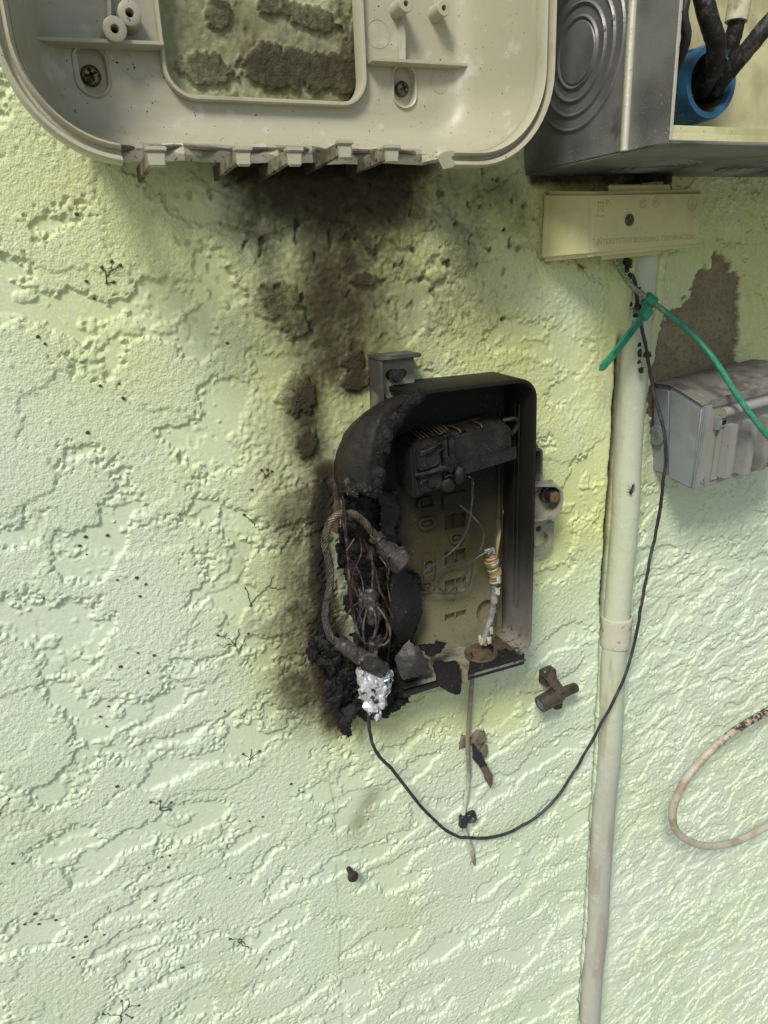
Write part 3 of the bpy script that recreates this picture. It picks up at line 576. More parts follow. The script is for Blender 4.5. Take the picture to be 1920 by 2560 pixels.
def lettering(txt, a, b, height, parent, mat, name='lettering', th=.0002, bold=.0):
    """raised words from point a to point b on a face that looks out from the wall"""
    cu = bpy.data.curves.new('t', 'FONT'); cu.body = txt; cu.size = 1.0; cu.extrude = .02; cu.offset = bold; cu.resolution_u = 2
    ob = bpy.data.objects.new('t', cu); COL.objects.link(ob); dg = bpy.context.evaluated_depsgraph_get(); me = bpy.data.meshes.new_from_object(ob.evaluated_get(dg))
    bpy.data.objects.remove(ob); bpy.data.curves.remove(cu)
    xs = [v.co.x for v in me.vertices]; ys = [v.co.y for v in me.vertices]; w = max(xs) - min(xs); h = max(ys) - min(ys)
    dr = (b - a); L = dr.length; dr.normalize(); up = Vector((0, -1, 0)).cross(dr); up = up if up.z > 0 else -up; nrm = Vector((0, -1, 0))
    q = MB(); q.add([a + dr * ((v.co.x - min(xs)) / w * L) + up * ((v.co.y - min(ys)) / h * height) + nrm * (th if v.co.z > 0 else -.0002) for v in me.vertices], [list(p.vertices) for p in me.polygons])
    bpy.data.meshes.remove(me); return q.build(name, mat, parent)
lettering('INTERSYSTEM BONDING TERMINATION', P(1492, 612, DF), P(1737, 598, DF), .0044, cov, m_letter)
def emblem(px, py, r, parent, mat, d, ell=1.0, th=.00035):
    MB().lathe(P(px, py, d), (0, -1, 0), [(r, -.0002), (r, th), (r - .0005, th), (r - .0005, -.0002)], 32, ell=ell).build('emblem_ring', mat, parent)
emblem(1607, 508, .0040, cov, m_letter, DF, .8); emblem(1639, 506, .0042, cov, m_letter, DF, .8); emblem(1731, 510, .0060, cov, m_letter, DF, .85)
lettering('SP', P(1602, 512, DF), P(1612, 511, DF), .0034, cov, m_letter); lettering('UL', P(1634, 511, DF), P(1644, 510, DF), .0034, cov, m_letter)
gc = P(1731, 510, DF)
for x0, x1, z0, z1 in ((-.0003, .0003, -.0004, .0042), (-.0036, .0036, -.0010, -.0004), (-.0022, .0022, -.0026, -.0021), (-.001, .001, -.0041, -.0036)): MB().box(gc.x + x0, gc.x + x1, DF - .0002, DF + .00035, gc.z - ZC + z0, gc.z - ZC + z1).build('ground_symbol', m_letter, cov)
for x0, y0, x1, y1 in ((1494, 506, 1510, 506), (1496, 508, 1496, 530), (1508, 508, 1508, 530), (1501, 514, 1503, 526), (1490, 540, 1498, 540), (1502, 540, 1510, 539), (1514, 502, 1522, 503), (1514, 508, 1520, 508), (1524, 504, 1526, 512)):
    a, b = P(x0, y0, DF), P(x1, y1, DF); MB().tube([a, b], .00035, 5).build('faint_mark', m_letter, cov)
# ------------------------------------------------------------------ green earth wire, cable tie, dark wire
m_green = M('green_sheath', (.03, .24, .13), .4, layers=[dict(col=(.05, .30, .18), scale=160, lo=.5, hi=.66), dict(col=(.012, .11, .055), scale=500, lo=.55, hi=.66, amt=.8), dict(col=(.15, .19, .08), scale=200, pos=[('X', .4925, .4865)], wob=.004, lo=.25, hi=.5), dict(col=(.34, .38, .26), scale=700, pos=[('X', .494, .490)], wob=.003, lo=.54, hi=.6)], bump=(500, .0003))
cable('green_earth_wire', 'thick green earth wire drooping from the cream terminal cover to the right', [(1532, 640, .012), (1550, 672, .016), (1572, 706, .022), (1600, 732, .028), (1628, 754, .033), (1680, 792, .040), (1735, 840, .048), (1790, 905, .066), (1850, 1000, .082), (1915, 1085, .092), (1985, 1165, .094), (2080, 1250, .08)], .0026, m_green, 10, 12, .04, 'wire')
m_tie = M('green_nylon', (.028, .235, .125), .35, layers=[dict(col=(.018, .15, .085), scale=80, lo=.5, hi=.7)], bump=(600, .0001))
t = thing('green_cable_tie', 'green cable tie cinched round the earth wire with a long loose tail', 'cable tie', P(1622, 770, .034))
wa = (P(1650, 770, .036) - P(1606, 736, .029)).normalized(); wc = P(1624, 752, .0325)
MB().lathe(wc, wa, [(.0034, -.0046), (.0054, -.0052), (.0060, -.0045), (.0060, .0045), (.0054, .0052), (.0034, .0046)], 26).build('loop', m_tie, t)
ta, tb = P(1612, 784, .038), P(1498, 926, .030); dr = (tb - ta).normalized(); nb = dr.cross(Vector((0, -1, 0))).normalized(); nm = nb.cross(dr).normalized()
if nm.y > 0: nm = -nm
hd = MB(); hw = .0050
hd.hexa([ta - dr * .006 - nb * hw - nm * .003, ta + dr * .0045 - nb * hw - nm * .003, ta + dr * .0045 + nb * hw - nm * .003, ta - dr * .006 + nb * hw - nm * .003, ta - dr * .006 - nb * hw + nm * .0035, ta + dr * .0045 - nb * hw + nm * .0035, ta + dr * .0045 + nb * hw + nm * .0035, ta - dr * .006 + nb * hw + nm * .0035])
hd.build('head', m_tie, t, .0009)
sw = .0036; L = (tb - ta).length; rows = []
for k in range(25):
    u = k / 24; c = ta.lerp(tb, u) + nm * (.0015 * math.sin(u * 2.6)); w = sw * (1 if u < .93 else math.sqrt(max(0.05, 1 - ((u - .93) / .07) ** 2)))
    rows.append([c - nb * w - nm * .0006, c - nb * w + nm * .0006, c - nb * w * .82 + nm * .0009, c + nb * w * .82 + nm * .0009, c + nb * w + nm * .0006, c + nb * w - nm * .0006])
sp_ = MB().grid(rows, cv=True); sp_.f += [[0, 1, 2, 3, 4, 5], [24 * 6 + i for i in range(6)]]
strap = sp_.build('tail_strap', m_tie, t)
rb = MB()
for k in range(46):
    u = .09 + .62 * k / 45; c = ta.lerp(tb, u) + nm * (.0015 * math.sin(u * 2.6) + .0009); w = nb * sw * .66; h = dr * .00045
    rb.hexa([c - w - h, c + w - h, c + w + h, c - w + h, c - w - h * .4 + nm * .0006, c + w - h * .4 + nm * .0006, c + w + h * .4 + nm * .0006, c - w + h * .4 + nm * .0006])
ro = rb.build('teeth', m_tie, strap); ro['kind'] = 'stuff'
m_dwire = M('scorched_wire_sheath', (.022, .022, .022), .55, layers=[dict(col=(.05, .05, .05), scale=120, lo=.5, hi=.7), dict(col=(.02, .075, .065), scale=60, lo=.60, hi=.68, amt=.8), dict(col=(.16, .20, .18), scale=220, lo=.64, hi=.70, amt=.7), dict(col=(.14, .035, .02), scale=18, lo=.62, hi=.70, amt=.9)], bump=(400, .0005))
cable('dark_bonding_wire', 'thin scorched dark wire hanging in a long loop from the terminal to the burned box', [(1570, 640, .010), (1585, 700, .012), (1592, 745, .016), (1598, 790, .022), (1606, 832, .026), (1616, 880, .027), (1628, 945, .028), (1642, 1010, .036), (1660, 1080, .046), (1665, 1130, .048), (1658, 1210, .042), (1646, 1300, .032), (1625, 1400, .028), (1606, 1500, .026), (1592, 1580, .026), (1562, 1690, .026), (1500, 1815, .020), (1440, 1920, .011), (1380, 2008, .008), (1310, 2062, .007), (1235, 2092, .007), (1165, 2095, .009), (1118, 2078, .018), (1055, 2020, .020), (985, 1930, .024), (940, 1880, .028), (926, 1835, .030), (920, 1785, .032), (905, 1735, .036), (902, 1690, .040)], .00165, m_dwire, 8, 8, .25, 'wire', kink=.0011)
# peeled sheath, cobweb dirt and dead roots stuck round the top of that wire
m_crud = M('dead_root_crud', (.018, .014, .010), .8, layers=[dict(col=(.10, .075, .05), scale=200, lo=.55, hi=.7), dict(col=(.08, .14, .13), scale=120, lo=.66, hi=.72)], bump=(300, .001))
m_crud2 = M('brown_flake', (.20, .16, .11), .8, layers=[dict(col=(.09, .07, .05), scale=150, lo=.45, hi=.65)], bump=(300, .0008))
def crud(name, lab, spots, mat=None, hair=10, seed=0):
    q = MB(); rnd = random.Random(seed)
    for i, (px, py, d, r) in enumerate(spots):
        q.lump(P(px, py, d), (r, r * .7, r * 1.3), .9, 260, seed + i, 2, .8)
        for k in range(hair):
            a = P(px, py, d); v = Vector((rnd.uniform(-1, 1), rnd.uniform(-.8, .2), rnd.uniform(-1, 1))) * r * 2.0
            q.tube(spline([a, a + v * .5 + Vector((0, 0, rnd.uniform(-1, 1) * r * .6)), a + v], 3), [.0005, .0004, .0002], 4)
    return tag(q.build(name, mat or m_crud), lab, 'debris')
crud('dead_root_clump', 'dark dried root clump just below the cream terminal cover', [(1562, 655, .012, .002), (1568, 672, .014, .0024), (1574, 690, .016, .002), (1578, 655, .012, .0014)], seed=2)
crud('dead_root_clump', 'thin dark dried roots curling above the green wire', [(1588, 710, .026, .0012), (1598, 722, .028, .001)], hair=6, seed=4)
crud('dead_root_clump', 'black dried root clump left of the green cable tie head', [(1594, 772, .024, .0030), (1600, 790, .022, .0026), (1588, 786, .022, .002), (1578, 762, .020, .0012)], seed=6)
crud('dead_root_clump', 'dark dried root clump hanging on the conduit below the cable tie', [(1598, 862, .026, .0012), (1600, 885, .026, .0022), (1612, 888, .028, .0016), (1624, 886, .028, .0014), (1598, 905, .026, .0014), (1602, 925, .026, .0022)], seed=8)
o = MB().plate([P(1580, 768, .024), P(1594, 766, .026), P(1596, 780, .026), P(1584, 786, .025)], .0008, 3, .0003, seed=3).build('dry_flake', m_crud2); tag(o, 'small tan dry flake beside the black roots at the cable tie', 'debris')
o = MB().plate([P(1582, 800, .024), P(1590, 806, .025), P(1588, 816, .026), P(1577, 814, .025)], .0008, 3, .0003, seed=5).build('dry_flake', m_crud2); tag(o, 'small brown dry flake just above the cable tie tail', 'debris')
MB_leaf = MB().plate([P(1444, 662, .004), P(1452, 660, .006), P(1462, 670, .006), P(1459, 676, .004), P(1450, 670, .006)], .0006, 3, .0002, .001, 9).build('dry_leaf_bit', M('rust_leaf', (.22, .10, .03), .7)); tag(MB_leaf, 'tiny rust-brown leaf fragment below the cream terminal cover', 'leaf')

# ------------------------------------------------------------------ grey weatherproof outlet box
m_out = M('grey_cast_metal', (.255, .275, .295), .48, .15, layers=[dict(col=(.20, .20, .19), scale=30, lo=.45, hi=.7, amt=.7), dict(col=(.045, .04, .035), scale=420, lo=.70, hi=.76), dict(col=(.34, .345, .34), scale=200, lo=.6, hi=.72, amt=.5)], bump=(380, .0003))
m_outtop = M('dusty_grey_top', (.20, .19, .165), .7, layers=[dict(col=(.11, .10, .08), scale=50, lo=.45, hi=.65), dict(col=(.33, .31, .26), scale=160, lo=.58, hi=.7, amt=.6)], bump=(250, .0008))
m_outlid = M('beige_grey_lid', (.275, .28, .255), .5, layers=[dict(col=(.25, .24, .19), scale=30, lo=.45, hi=.7, amt=.7), dict(col=(.05, .045, .035), scale=380, lo=.68, hi=.74)], bump=(300, .0004))
ro_ = math.radians(5); oc = (.519, -.120)
def OW(x, d, z): # outlet frame: x right from left side, z down from top; in-plane rotation 5 degrees
    return W(oc[0] + x * math.cos(ro_) + z * math.sin(-ro_) * -1 * -1, d, oc[1] + x * math.sin(ro_) + z * math.cos(ro_))
OWD, OHT = .134, .090
t = thing('weatherproof_outlet', 'grey cast weatherproof outlet box with ribbed flip lid on the right', 'outlet box', OW(.06, 0, -OHT))
body = MB().hexa([OW(0, .001, -OHT), OW(OWD, .001, -OHT), OW(OWD, .001, 0), OW(0, .001, 0), OW(0, .024, -OHT), OW(OWD, .024, -OHT), OW(OWD, .024, -.001), OW(0, .024, -.001)]).build('back_box', m_out, t, .003, 3)
hood_f = [OW(-.001, .0245, -OHT - .001), OW(OWD + .001, .0245, -OHT - .001), OW(OWD + .001, .0245, 0.0005), OW(-.001, .0245, .0005), OW(.001, .054, -OHT - .006), OW(OWD - .001, .054, -OHT - .006), OW(OWD - .001, .064, -.012), OW(.001, .064, -.012)]
MB().hexa(hood_f).build('cover_hood', m_out, t, .002, 3)
MB().grid([[OW(x, d, z) for x in (.0004, OWD * .3, OWD * .6, OWD - .0004)] for d, z in ((.002, .0006), (.002, .0018), (.0242, .0022), (.040, -.0026), (.0636, -.0106), (.0640, -.0118), (.0636, -.0122), (.0245, .0002))], cu=True).build('top_shelf', m_outtop, t, .0006)
def FP(x, v, e=0.0): # front face frame of the outlet: v from 0 top to 1 bottom, e outwards
    d = .064 + (.054 - .064) * v; z = -.012 + (-OHT - .006 + .012) * v; return OW(x, d + e, z)
def fbox(x0, x1, v0, v1, e0, e1, name, mat, bev=.0006, par=None):
    return MB().hexa([FP(x0, v1, e0), FP(x1, v1, e0), FP(x1, v0, e0), FP(x0, v0, e0), FP(x0, v1, e1), FP(x1, v1, e1), FP(x1, v0, e1), FP(x0, v0, e1)]).build(name, mat, par or t, bev)
fbox(.0015, OWD - .0015, .00, .99, .0002, .0030, 'front_plate', m_outlid)
fbox(.0012, .0050, .0, 1.0, .0030, .0036, 'plate_edge', m_out, .0004)
lid = fbox(.020, OWD - .02, .12, .93, .0031, .0048, 'flip_lid', m_outlid)
fbox(.0145, .0195, .15, .30, .0031, .0080, 'hinge_knuckle', m_out)
hb = MB().tube([FP(.0205, .115, .0065), FP(OWD - .02, .115, .0065)], .0048, 12).build('hinge_barrel', m_outlid, t)
fbox(.0195, .0290, .185, .285, .0030, .0066, 'latch_frame', m_outlid)
fbox(.0215, .0265, .205, .255, .0066, .0069, 'latch_slot', m_black, 0)
for x0, v0, v1, e in ((.026, .26, .90, .0145), (.048, .27, .92, .0175), (.070, .27, .92, .0165), (.092, .27, .92, .0165)):
    fbox(x0, x0 + .0085, v0, v1, .0046, e, 'lid_rib', m_outlid, .0008)
fbox(.010, OWD - .03, -.06, .035, .0005, .0045, 'drip_edge', m_outtop, .0006)
hc = P(1640, 1088, .0125); hc.x = .519
for k in range(5): MB().lathe(hc + Vector((.0002 - k * .0, 0, 0)), (-1, 0, 0), [(.0098 - k * .0013, -.0004), (.0098 - k * .0013, .0006), (.0091 - k * .0013, .0007), (.0091 - k * .0013, -.0004)], 28).build('thread_ring', m_out, body)
MB().lathe(hc, (-1, 0, 0), [(.0096, .0002), (0, .0002)], 24).build('hub_plug', m_outtop, body)
m_wstreak = M('white_drip', (.70, .68, .62), .6)
pa = [FP(.020, 0, 0)] ; st_ = MB()
ws = [OW(.040, .030, -.0010), OW(.060, .026, -.0003), OW(.080, .024, .0002)]
for k, (xa, xb) in enumerate(((.044, .062), (.065, .078), (.081, .087), (.090, .099))): st_.plate([OW(xa, .0320, -.0033), OW(xb, .0325, -.0034), OW(xb, .0350 + .0012 * (k == 3), -.0039), OW(xa, .0340, -.0037)], .0004, 3, .0003, 0, k)
st_.build('white_paint_drip', m_wstreak, t)
emblem_c = FP(.012, .90, .0032)
MB().lathe(emblem_c, (0, -1, 0), [(.0042, -.0002), (.0042, .0004), (.0037, .0004), (.0037, -.0002)], 26).build('emblem_ring', m_out, t)
MB().tube(spline([emblem_c + Vector((.0016, -.0004, .002)), emblem_c + Vector((-.0014, -.0004, .0014)), emblem_c + Vector((.0012, -.0004, -.0012)), emblem_c + Vector((-.0016, -.0004, -.002))], 5), .00035, 5).build('emblem_stroke', m_out, t)
for k in range(8): MB().box(0, 0.0001, 0, .0001, 0, .0001) if False else fbox(.0185 + k * .0017, .0196 + k * .0017, .925, .95, .0030, .0034, 'faint_letter', m_out, 0)

# ------------------------------------------------------------------ beige cable loop at the lower right
m_bcab = M('stained_beige_cable', (.44, .41, .33), .5, layers=[dict(col=(.28, .21, .12), scale=30, lo=.45, hi=.62, amt=.8), dict(col=(.045, .03, .02), scale=170, pos=[('X', .615, .665), ('Z', -.635, -.600)], op='MINIMUM', wob=.05, lo=.44, hi=.54), dict(col=(.62, .60, .52), scale=300, lo=.6, hi=.7, amt=.6)], bump=(300, .0005))
cable('beige_cable_loop', 'stained beige cable looping in from the right edge near the bottom', [(2060, 1700, .03), (1990, 1735, .03), (1920, 1777, .032), (1850, 1818, .034), (1786, 1868, .036), (1722, 1938, .036), (1690, 1998, .036), (1681, 2040, .036), (1690, 2075, .036), (1716, 2099, .036), (1760, 2114, .034), (1806, 2112, .032), (1856, 2097, .030), (1920, 2064, .028), (2000, 2020, .024), (2060, 1985, .02)], .0046, m_bcab, 10, 14, .05)

# ------------------------------------------------------------------ bronze clamp left of the conduit
m_brz = M('dull_bronze', (.115, .095, .07), .42, .65, layers=[dict(col=(.16, .085, .05), scale=160, lo=.5, hi=.68, rough=.7), dict(col=(.05, .045, .035), scale=80, lo=.5, hi=.7)], bump=(500, .0003))
m_lens = M('blue_glass_end', (.06, .14, .20), .15)
m_rust = M('dark_rust', (.06, .02, .012), .8, bump=(400, .0006))
t = thing('bronze_pipe_clamp', 'small bronze clamp with a short rod, fixed between burned box and conduit', 'clamp', P(1390, 1735, 0))
a, b, c = P(1350, 1762, .024), P(1392, 1737, .022), P(1440, 1718, .020); ax = (b - a).normalized(); r0 = .0088
MB().lathe(a, ax, [(0, .0006), (r0 * .62, .0004), (r0 * .74, -.0004), (r0 * .96, 0), (r0, .0015), (r0 * .98, (b - a).length - .004), (r0 * 1.08, (b - a).length - .003), (r0 * 1.08, (b - a).length), (r0 * .6, (b - a).length)], 28).build('drum', m_brz, t)
MB().lathe(a, ax, [(r0 * .60, .0002), (r0 * .3, -.0012), (0, -.0016)], 20).build('glass_end', m_lens, t)
MB().lathe(b, (c - b), [(r0 * .6, 0), (r0 * .86, .0005), (r0 * .86, .005), (r0 * .66, .0065), (r0 * .62, (c - b).length - .0015), (r0 * .55, (c - b).length), (0, (c - b).length)], 26).build('rod', m_brz, t)
e0, e1 = P(1362, 1676, .014), P(1400, 1728, .026); dr = (e1 - e0).normalized(); nb = dr.cross(Vector((0, -1, 0))).normalized(); nm = Vector((0, -1, 0))
MB().hexa([e0 - nb * .0052, e1 - nb * .0052, e1 + nb * .0052, e0 + nb * .0052, e0 - nb * .0046 + nm * .005, e1 - nb * .0046 + nm * .005, e1 + nb * .0046 + nm * .005, e0 + nb * .0046 + nm * .005]).build('arm', m_brz, t, .001)
e2 = P(1357, 1672, .0); MB().hexa([W(e2.x - .0065, .001, e2.z - ZC - .014), W(e2.x + .0085, .001, e2.z - ZC - .012), W(e2.x + .0085, .001, e2.z - ZC + .004), W(e2.x - .0065, .001, e2.z - ZC + .002), W(e2.x - .006, .016, e2.z - ZC - .013), W(e2.x + .008, .016, e2.z - ZC - .011), W(e2.x + .008, .013, e2.z - ZC + .0045), W(e2.x - .006, .013, e2.z - ZC + .0025)]).build('foot', m_brz, t, .0012)
sc_ = P(1364, 1682, .018); MB().lathe(sc_, (.15, -1, .1), [(.0042, -.002), (.0042, .001), (.0034, .0022), (0, .0026)], 18).build('screw', m_brz, t)
MB().lump(P(1394, 1762, .022), (.0055, .0045, .0045), .35, 200, 5).build('rusty_nut', m_rust, t)

# ------------------------------------------------------------------ grey cable, sealant, tag, clip, nail below the box
m_gcab = M('painted_grey_cable', (.22, .19, .14), .6, layers=[dict(col=(.46, .48, .38), scale=60, pos=[('Z', -.49, -.53)], wob=.05), dict(col=(.19, .185, .19), scale=60, pos=[('Z', -.60, -.625)], wob=.01), dict(col=(.30, .27, .20), scale=130, lo=.5, hi=.68)], bump=(300, .0006))
cable('grey_drop_cable', 'thin grey cable hanging below the burned box and entering the wall', [(1182, 1640, .014), (1180, 1700, .012), (1176, 1760, .010), (1170, 1830, .009), (1169, 1880, .008), (1172, 1925, .006), (1170, 1960, .004), (1164, 2000, .004), (1158, 2045, .005), (1162, 2075, .005), (1170, 2100, .006), (1180, 2130, .006), (1187, 2168, -.004)], .0023, m_gcab, 8, 10, .1)
m_seal = M('brown_sealant', (.17, .14, .095), .8, layers=[dict(col=(.08, .065, .04), scale=140, lo=.48, hi=.66)], bump=(220, .0015))
q = MB(); q.lump(P(1196, 1848, .004), (.009, .0045, .010), .5, 150, 1); q.lump(P(1158, 1856, .003), (.0065, .003, .007), .45, 180, 2); q.lump(P(1206, 1874, .004), (.006, .004, .009), .4, 190, 4)
tag(q.build('sealant_blob', m_seal), 'brown crumbly sealant blob behind the grey cable', 'sealant')
m_tag = M('black_strap', (.018, .018, .026), .35, layers=[dict(col=(.30, .32, .36), scale=200, lo=.66, hi=.72)], bump=(150, .001)); m_tag2 = M('brown_strap_end', (.115, .075, .055), .7, bump=(400, .0006))
t = thing('torn_strap', 'torn dark strap with a brown leaf-shaped end beside the grey cable', 'strap', P(1200, 1900, .004))
MB().plate([P(1180, 1858, .009), P(1190, 1868, .012), P(1206, 1888, .013), P(1218, 1914, .013), P(1200, 1918, .010), P(1181, 1896, .008)], .0012, 4, .0003, .0012, 2).build('strap', m_tag, t)
MB().plate([P(1200, 1917, .0102), P(1217, 1914, .0126), P(1232, 1938, .0135), P(1232, 1958, .0135), P(1226, 1972, .013), P(1212, 1948, .011)], .0012, 4, .0003, .0010, 4).build('torn_end', m_tag2, t)
m_clip = M('dark_clip_plastic', (.022, .026, .032), .4, layers=[dict(col=(.11, .12, .12), scale=60, lo=.48, hi=.66, amt=.7)], bump=(400, .0002))
t = thing('cable_clip', 'small dark cable clip holding the grey cable to the wall', 'clip', P(1162, 2055, 0))
cq = P(1158, 2052, .006); MB().box(cq.x - .0040, cq.x + .0042, .0005, .0090, cq.z - ZC - .0085, cq.z - ZC + .0075).build('saddle', m_clip, t, .0014, 3)
cq2 = P(1178, 2044, .006); MB().box(cq2.x - .006, cq2.x + .0055, .001, .0085, cq2.z - ZC - .0055, cq2.z - ZC + .0065, .12).build('arm', m_clip, t, .0016, 3)
cn = P(1184, 2048, .008); MB().lathe(cn, (.2, -1, -.1), [(.0040, -.003), (.0040, .001), (.0032, .0020), (0, .0023)], 18).build('nail_head', m_clip, t)
m_nail = M('rusted_nail', (.028, .018, .014), .7, bump=(500, .0005))
na, nb_ = P(869, 2166, -.002), P(885, 2196, .016); nd = (nb_ - na)
t = thing('rusty_nail', 'short rusty nail sticking out of the stucco at lower centre', 'nail', P(869, 2166, 0))
MB().lathe(na, nd, [(.0030, 0), (.0028, nd.length * .45), (.0032, nd.length * .75), (.0034, nd.length * .8)], 14).build('shank', m_nail, t)
MB().lathe(na, nd, [(.0034, nd.length * .72), (.0052, nd.length * .76), (.0056, nd.length * .9), (.0044, nd.length * 1.0), (0, nd.length * 1.03)], 18).build('head', m_nail, t)
# ant on the conduit
m_ant = M('black_ant', (.012, .010, .009), .35)
ac = P(1578, 1222, PIPE_D + PIPE_R * 1.0); ac = ac + Vector((0, -.0010, 0)); q = MB()
for k, (dz, r) in enumerate(((.0032, .0011), (.0005, .0010), (-.0030, .0018))): q.lump(ac + Vector((dz * .3, 0, dz)), (r, r, r * 1.35), .05, 100, k, 2)
q.tube([ac + Vector((.0009, 0, .003)), ac + Vector((-.0008, 0, -.003))], .0006, 6)
for s in (-1, 1):
    for k in (-1, 0, 1): q.tube([ac, ac + Vector((s * .0022, -.0009, k * .0016)), ac + Vector((s * .0042, .0012, k * .0038))], .00026, 4)
    q.tube([ac + Vector((.001, 0, .0040)), ac + Vector((.001 + s * .0014, -.0005, .0058))], .0002, 4)
tag(q.build('ant', m_ant), 'black ant on the cream conduit beside the outlet box', 'ant')
# ------------------------------------------------------------------ burned utility box
NID = (.225, .212, .120)
m_nid = M('sooted_shaded_plastic', NID, .5, spec=.3, layers=[dict(col=(.18, .17, .105), scale=30, lo=.45, hi=.68, amt=.6), dict(col=(.042, .036, .012), scale=22, pos=[('Z', -.350, -.240)], wob=.06, amt=.95), dict(col=SOOT_SHADE, scale=22, pos=[('Z', -.27, -.165), ('X', .268, .226)], wob=.05, amt=.97, rough=.75), dict(col=(.02, .018, .014), scale=420, lo=.64, hi=.70, amt=.8), dict(col=(.34, .32, .26), scale=700, lo=.70, hi=.74, amt=.6)], bump=(260, .0003))  # soot, plus the shade in the upper box painted into the plastic
m_nidw = M('sooted_shaded_wall', (.20, .185, .15), .5, spec=.3, layers=[dict(col=(.10, .095, .085), scale=18, pos=[('Z', -.36, -.29)], wob=.05), dict(col=SOOT_SHADE, scale=20, pos=[('Z', -.315, -.225), ('X', .262, .222)], wob=.05, amt=.97), dict(col=(.05, .042, .032), scale=160, lo=.52, hi=.64, pos=[('Z', -.318, -.338)], wob=.02, amt=.9), dict(col=(.02, .018, .014), scale=420, lo=.66, hi=.72)], bump=(200, .0005))  # walls darker upwards: soot and painted interior shade
m_tab = M('tab_plastic', (.245, .23, .155), .5, layers=[dict(col=(.05, .045, .04), scale=40, pos=[('X', .2265, .2215), ('Z', -.076, -.069)], wob=.006, amt=.95), dict(col=(.16, .15, .10), scale=60, lo=.5, hi=.7), dict(col=(.04, .035, .03), scale=400, lo=.68, hi=.73)], bump=(300, .0003))
m_brk = M('bracket_plastic', (.27, .26, .20), .5, layers=[dict(col=(.09, .085, .07), scale=70, pos=[('Z', -.20, -.175)], wob=.04), dict(col=(.05, .045, .04), scale=300, lo=.64, hi=.72)], bump=(300, .0004))
m_char = M('charred_plastic', (.0045, .0043, .0044), .55, spec=.28, layers=[dict(col=(.016, .015, .015), scale=70, lo=.45, hi=.66), dict(col=(.06, .056, .055), scale=320, lo=.63, hi=.74, amt=.7), dict(col=(.05, .032, .015), scale=25, lo=.6, hi=.75, amt=.6)], bump=(220, .0022), bump2=(700, .001))
m_charhood = M('melted_black_shell', (.012, .0108, .0095), .55, spec=.3, layers=[dict(col=(.024, .020, .0145), scale=26, lo=.45, hi=.7), dict(col=(.014, .013, .013), scale=60, lo=.5, hi=.66), dict(col=(.085, .055, .03), scale=30, pos=[('X', .184, .179)], wob=.006, amt=.5), dict(col=(.14, .14, .135), scale=650, lo=.56, hi=.68, pos=[('Z', -.150, -.166)], wob=.01, amt=.9)], bump=(160, .0012), bump2=(700, .0005))
m_charflake = M('grey_black_flake', (.0085, .008, .0083), .5, spec=.3, layers=[dict(col=(.017, .015, .014), scale=40, lo=.45, hi=.68), dict(col=(.12, .115, .11), scale=420, lo=.66, hi=.74, amt=.8)], bump=(200, .0012))
m_halfburn = M('half_burned_plastic', (.13, .115, .065), .5, layers=[dict(col=(.02, .019, .017), scale=50, pos=[('X', .2485, .2385), ('Z', -.343, -.334)], wob=.012, amt=.97), dict(col=(.05, .045, .03), scale=300, lo=.6, hi=.7)], bump=(200, .0008))
BX0, BX1, BZ0, BZ1, BF = .176, .3475, -.3505, -.0945, .050
t = thing('burned_utility_box', 'open burned utility box, its left side melted black, in the middle of the wall', 'utility box', W(.26, 0, BZ0))
# back panel with real recesses
def pr(x0, y0, x1, y1, r, d=.0105):
    a = PX(x0, y0, d); b = PX(x1, y1, d); c = PX(x0, y1, d); e = PX(x1, y0, d)
    xs = (min(a[0], c[0]), max(b[0], e[0])); zs = (min(b[1], c[1]) * .5 + max(b[1], c[1]) * .5, (a[1] + e[1]) / 2); return rrect(xs[0], xs[1], zs[0], zs[1], min(r, (xs[1] - xs[0]) * .49, abs(zs[1] - zs[0]) * .49), 5)
slotrects = [pr(1112, 1400 + 46, 1166, 1482, .0003), pr(1112, 1375, 1164, 1411, .0003), pr(1112, 1530, 1166, 1548, .0003), pr(1112, 1284, 1164, 1322, .0003)]
kd = circ(*PX(1215, 1528, .0105), .0105, 24, 1.15)
bp = [(.205, BZ0 + .012), (.222, BZ0 + .004), (BX1 - .004, BZ0 + .004), (BX1 - .004, BZ1 - .004), (.252, BZ1 - .004), (.232, -.118), (.208, -.150)]
back = MB().prism(bp, .0050, .0105, slotrects + [kd]).build('back_panel', m_nid, t, smooth=30)
MB().box(.254, BX1 - .0045, .0022, .0049, BZ0 + .006, BZ1 - .006).build('recess_floor', m_nid, back)
for r_ in slotrects:
    xs = [p[0] for p in r_]; zs = [p[1] for p in r_]; xm = (min(xs) + max(xs)) / 2
    MB().box(xm - .0004, xm + .0004, .0050, .0100, min(zs) + .0003, max(zs) - .0003).build('recess_rib', m_nid, back)
for (x, y, w, h) in ((1063, 1257, 25, 15), (1066, 1307, 25, 15), (1139, 1343, 20, 15), (1070, 1418, 16, 33), (1062, 1465, 24, 16), (998, 1372, 17, 12), (1010, 1480, 14, 22)):
    cx, cz = PX(x, y, .0105); W_, H_ = w * .00036, h * .00040; r_ = min(W_, H_) * .98
    MB().prism(rrect(cx - W_, cx + W_, cz - H_, cz + H_, r_, 6), .0103, .0135, [rrect(cx - W_ * .66, cx + W_ * .66, cz - H_ * .52, cz + H_ * .52, r_ * .5, 6)]).build('slot_boss', m_nid, back, .0006)
    MB().prism(rrect(cx - W_ * .45, cx + W_ * .45, cz - H_ * .30, cz + H_ * .30, r_ * .28, 6), .0103, .0118).build('slot_core', m_nid, back, .0004)
for y0, y1 in ((1232, 1276), (1190, 1228)):
    x0, z0 = PX(1108, y1, .013); x1, z1 = PX(1168, y0 - 6, .013); MB().box(x0, x1, .0104, .0138, z0, z1).build('raised_block', m_nid, back, .0008)
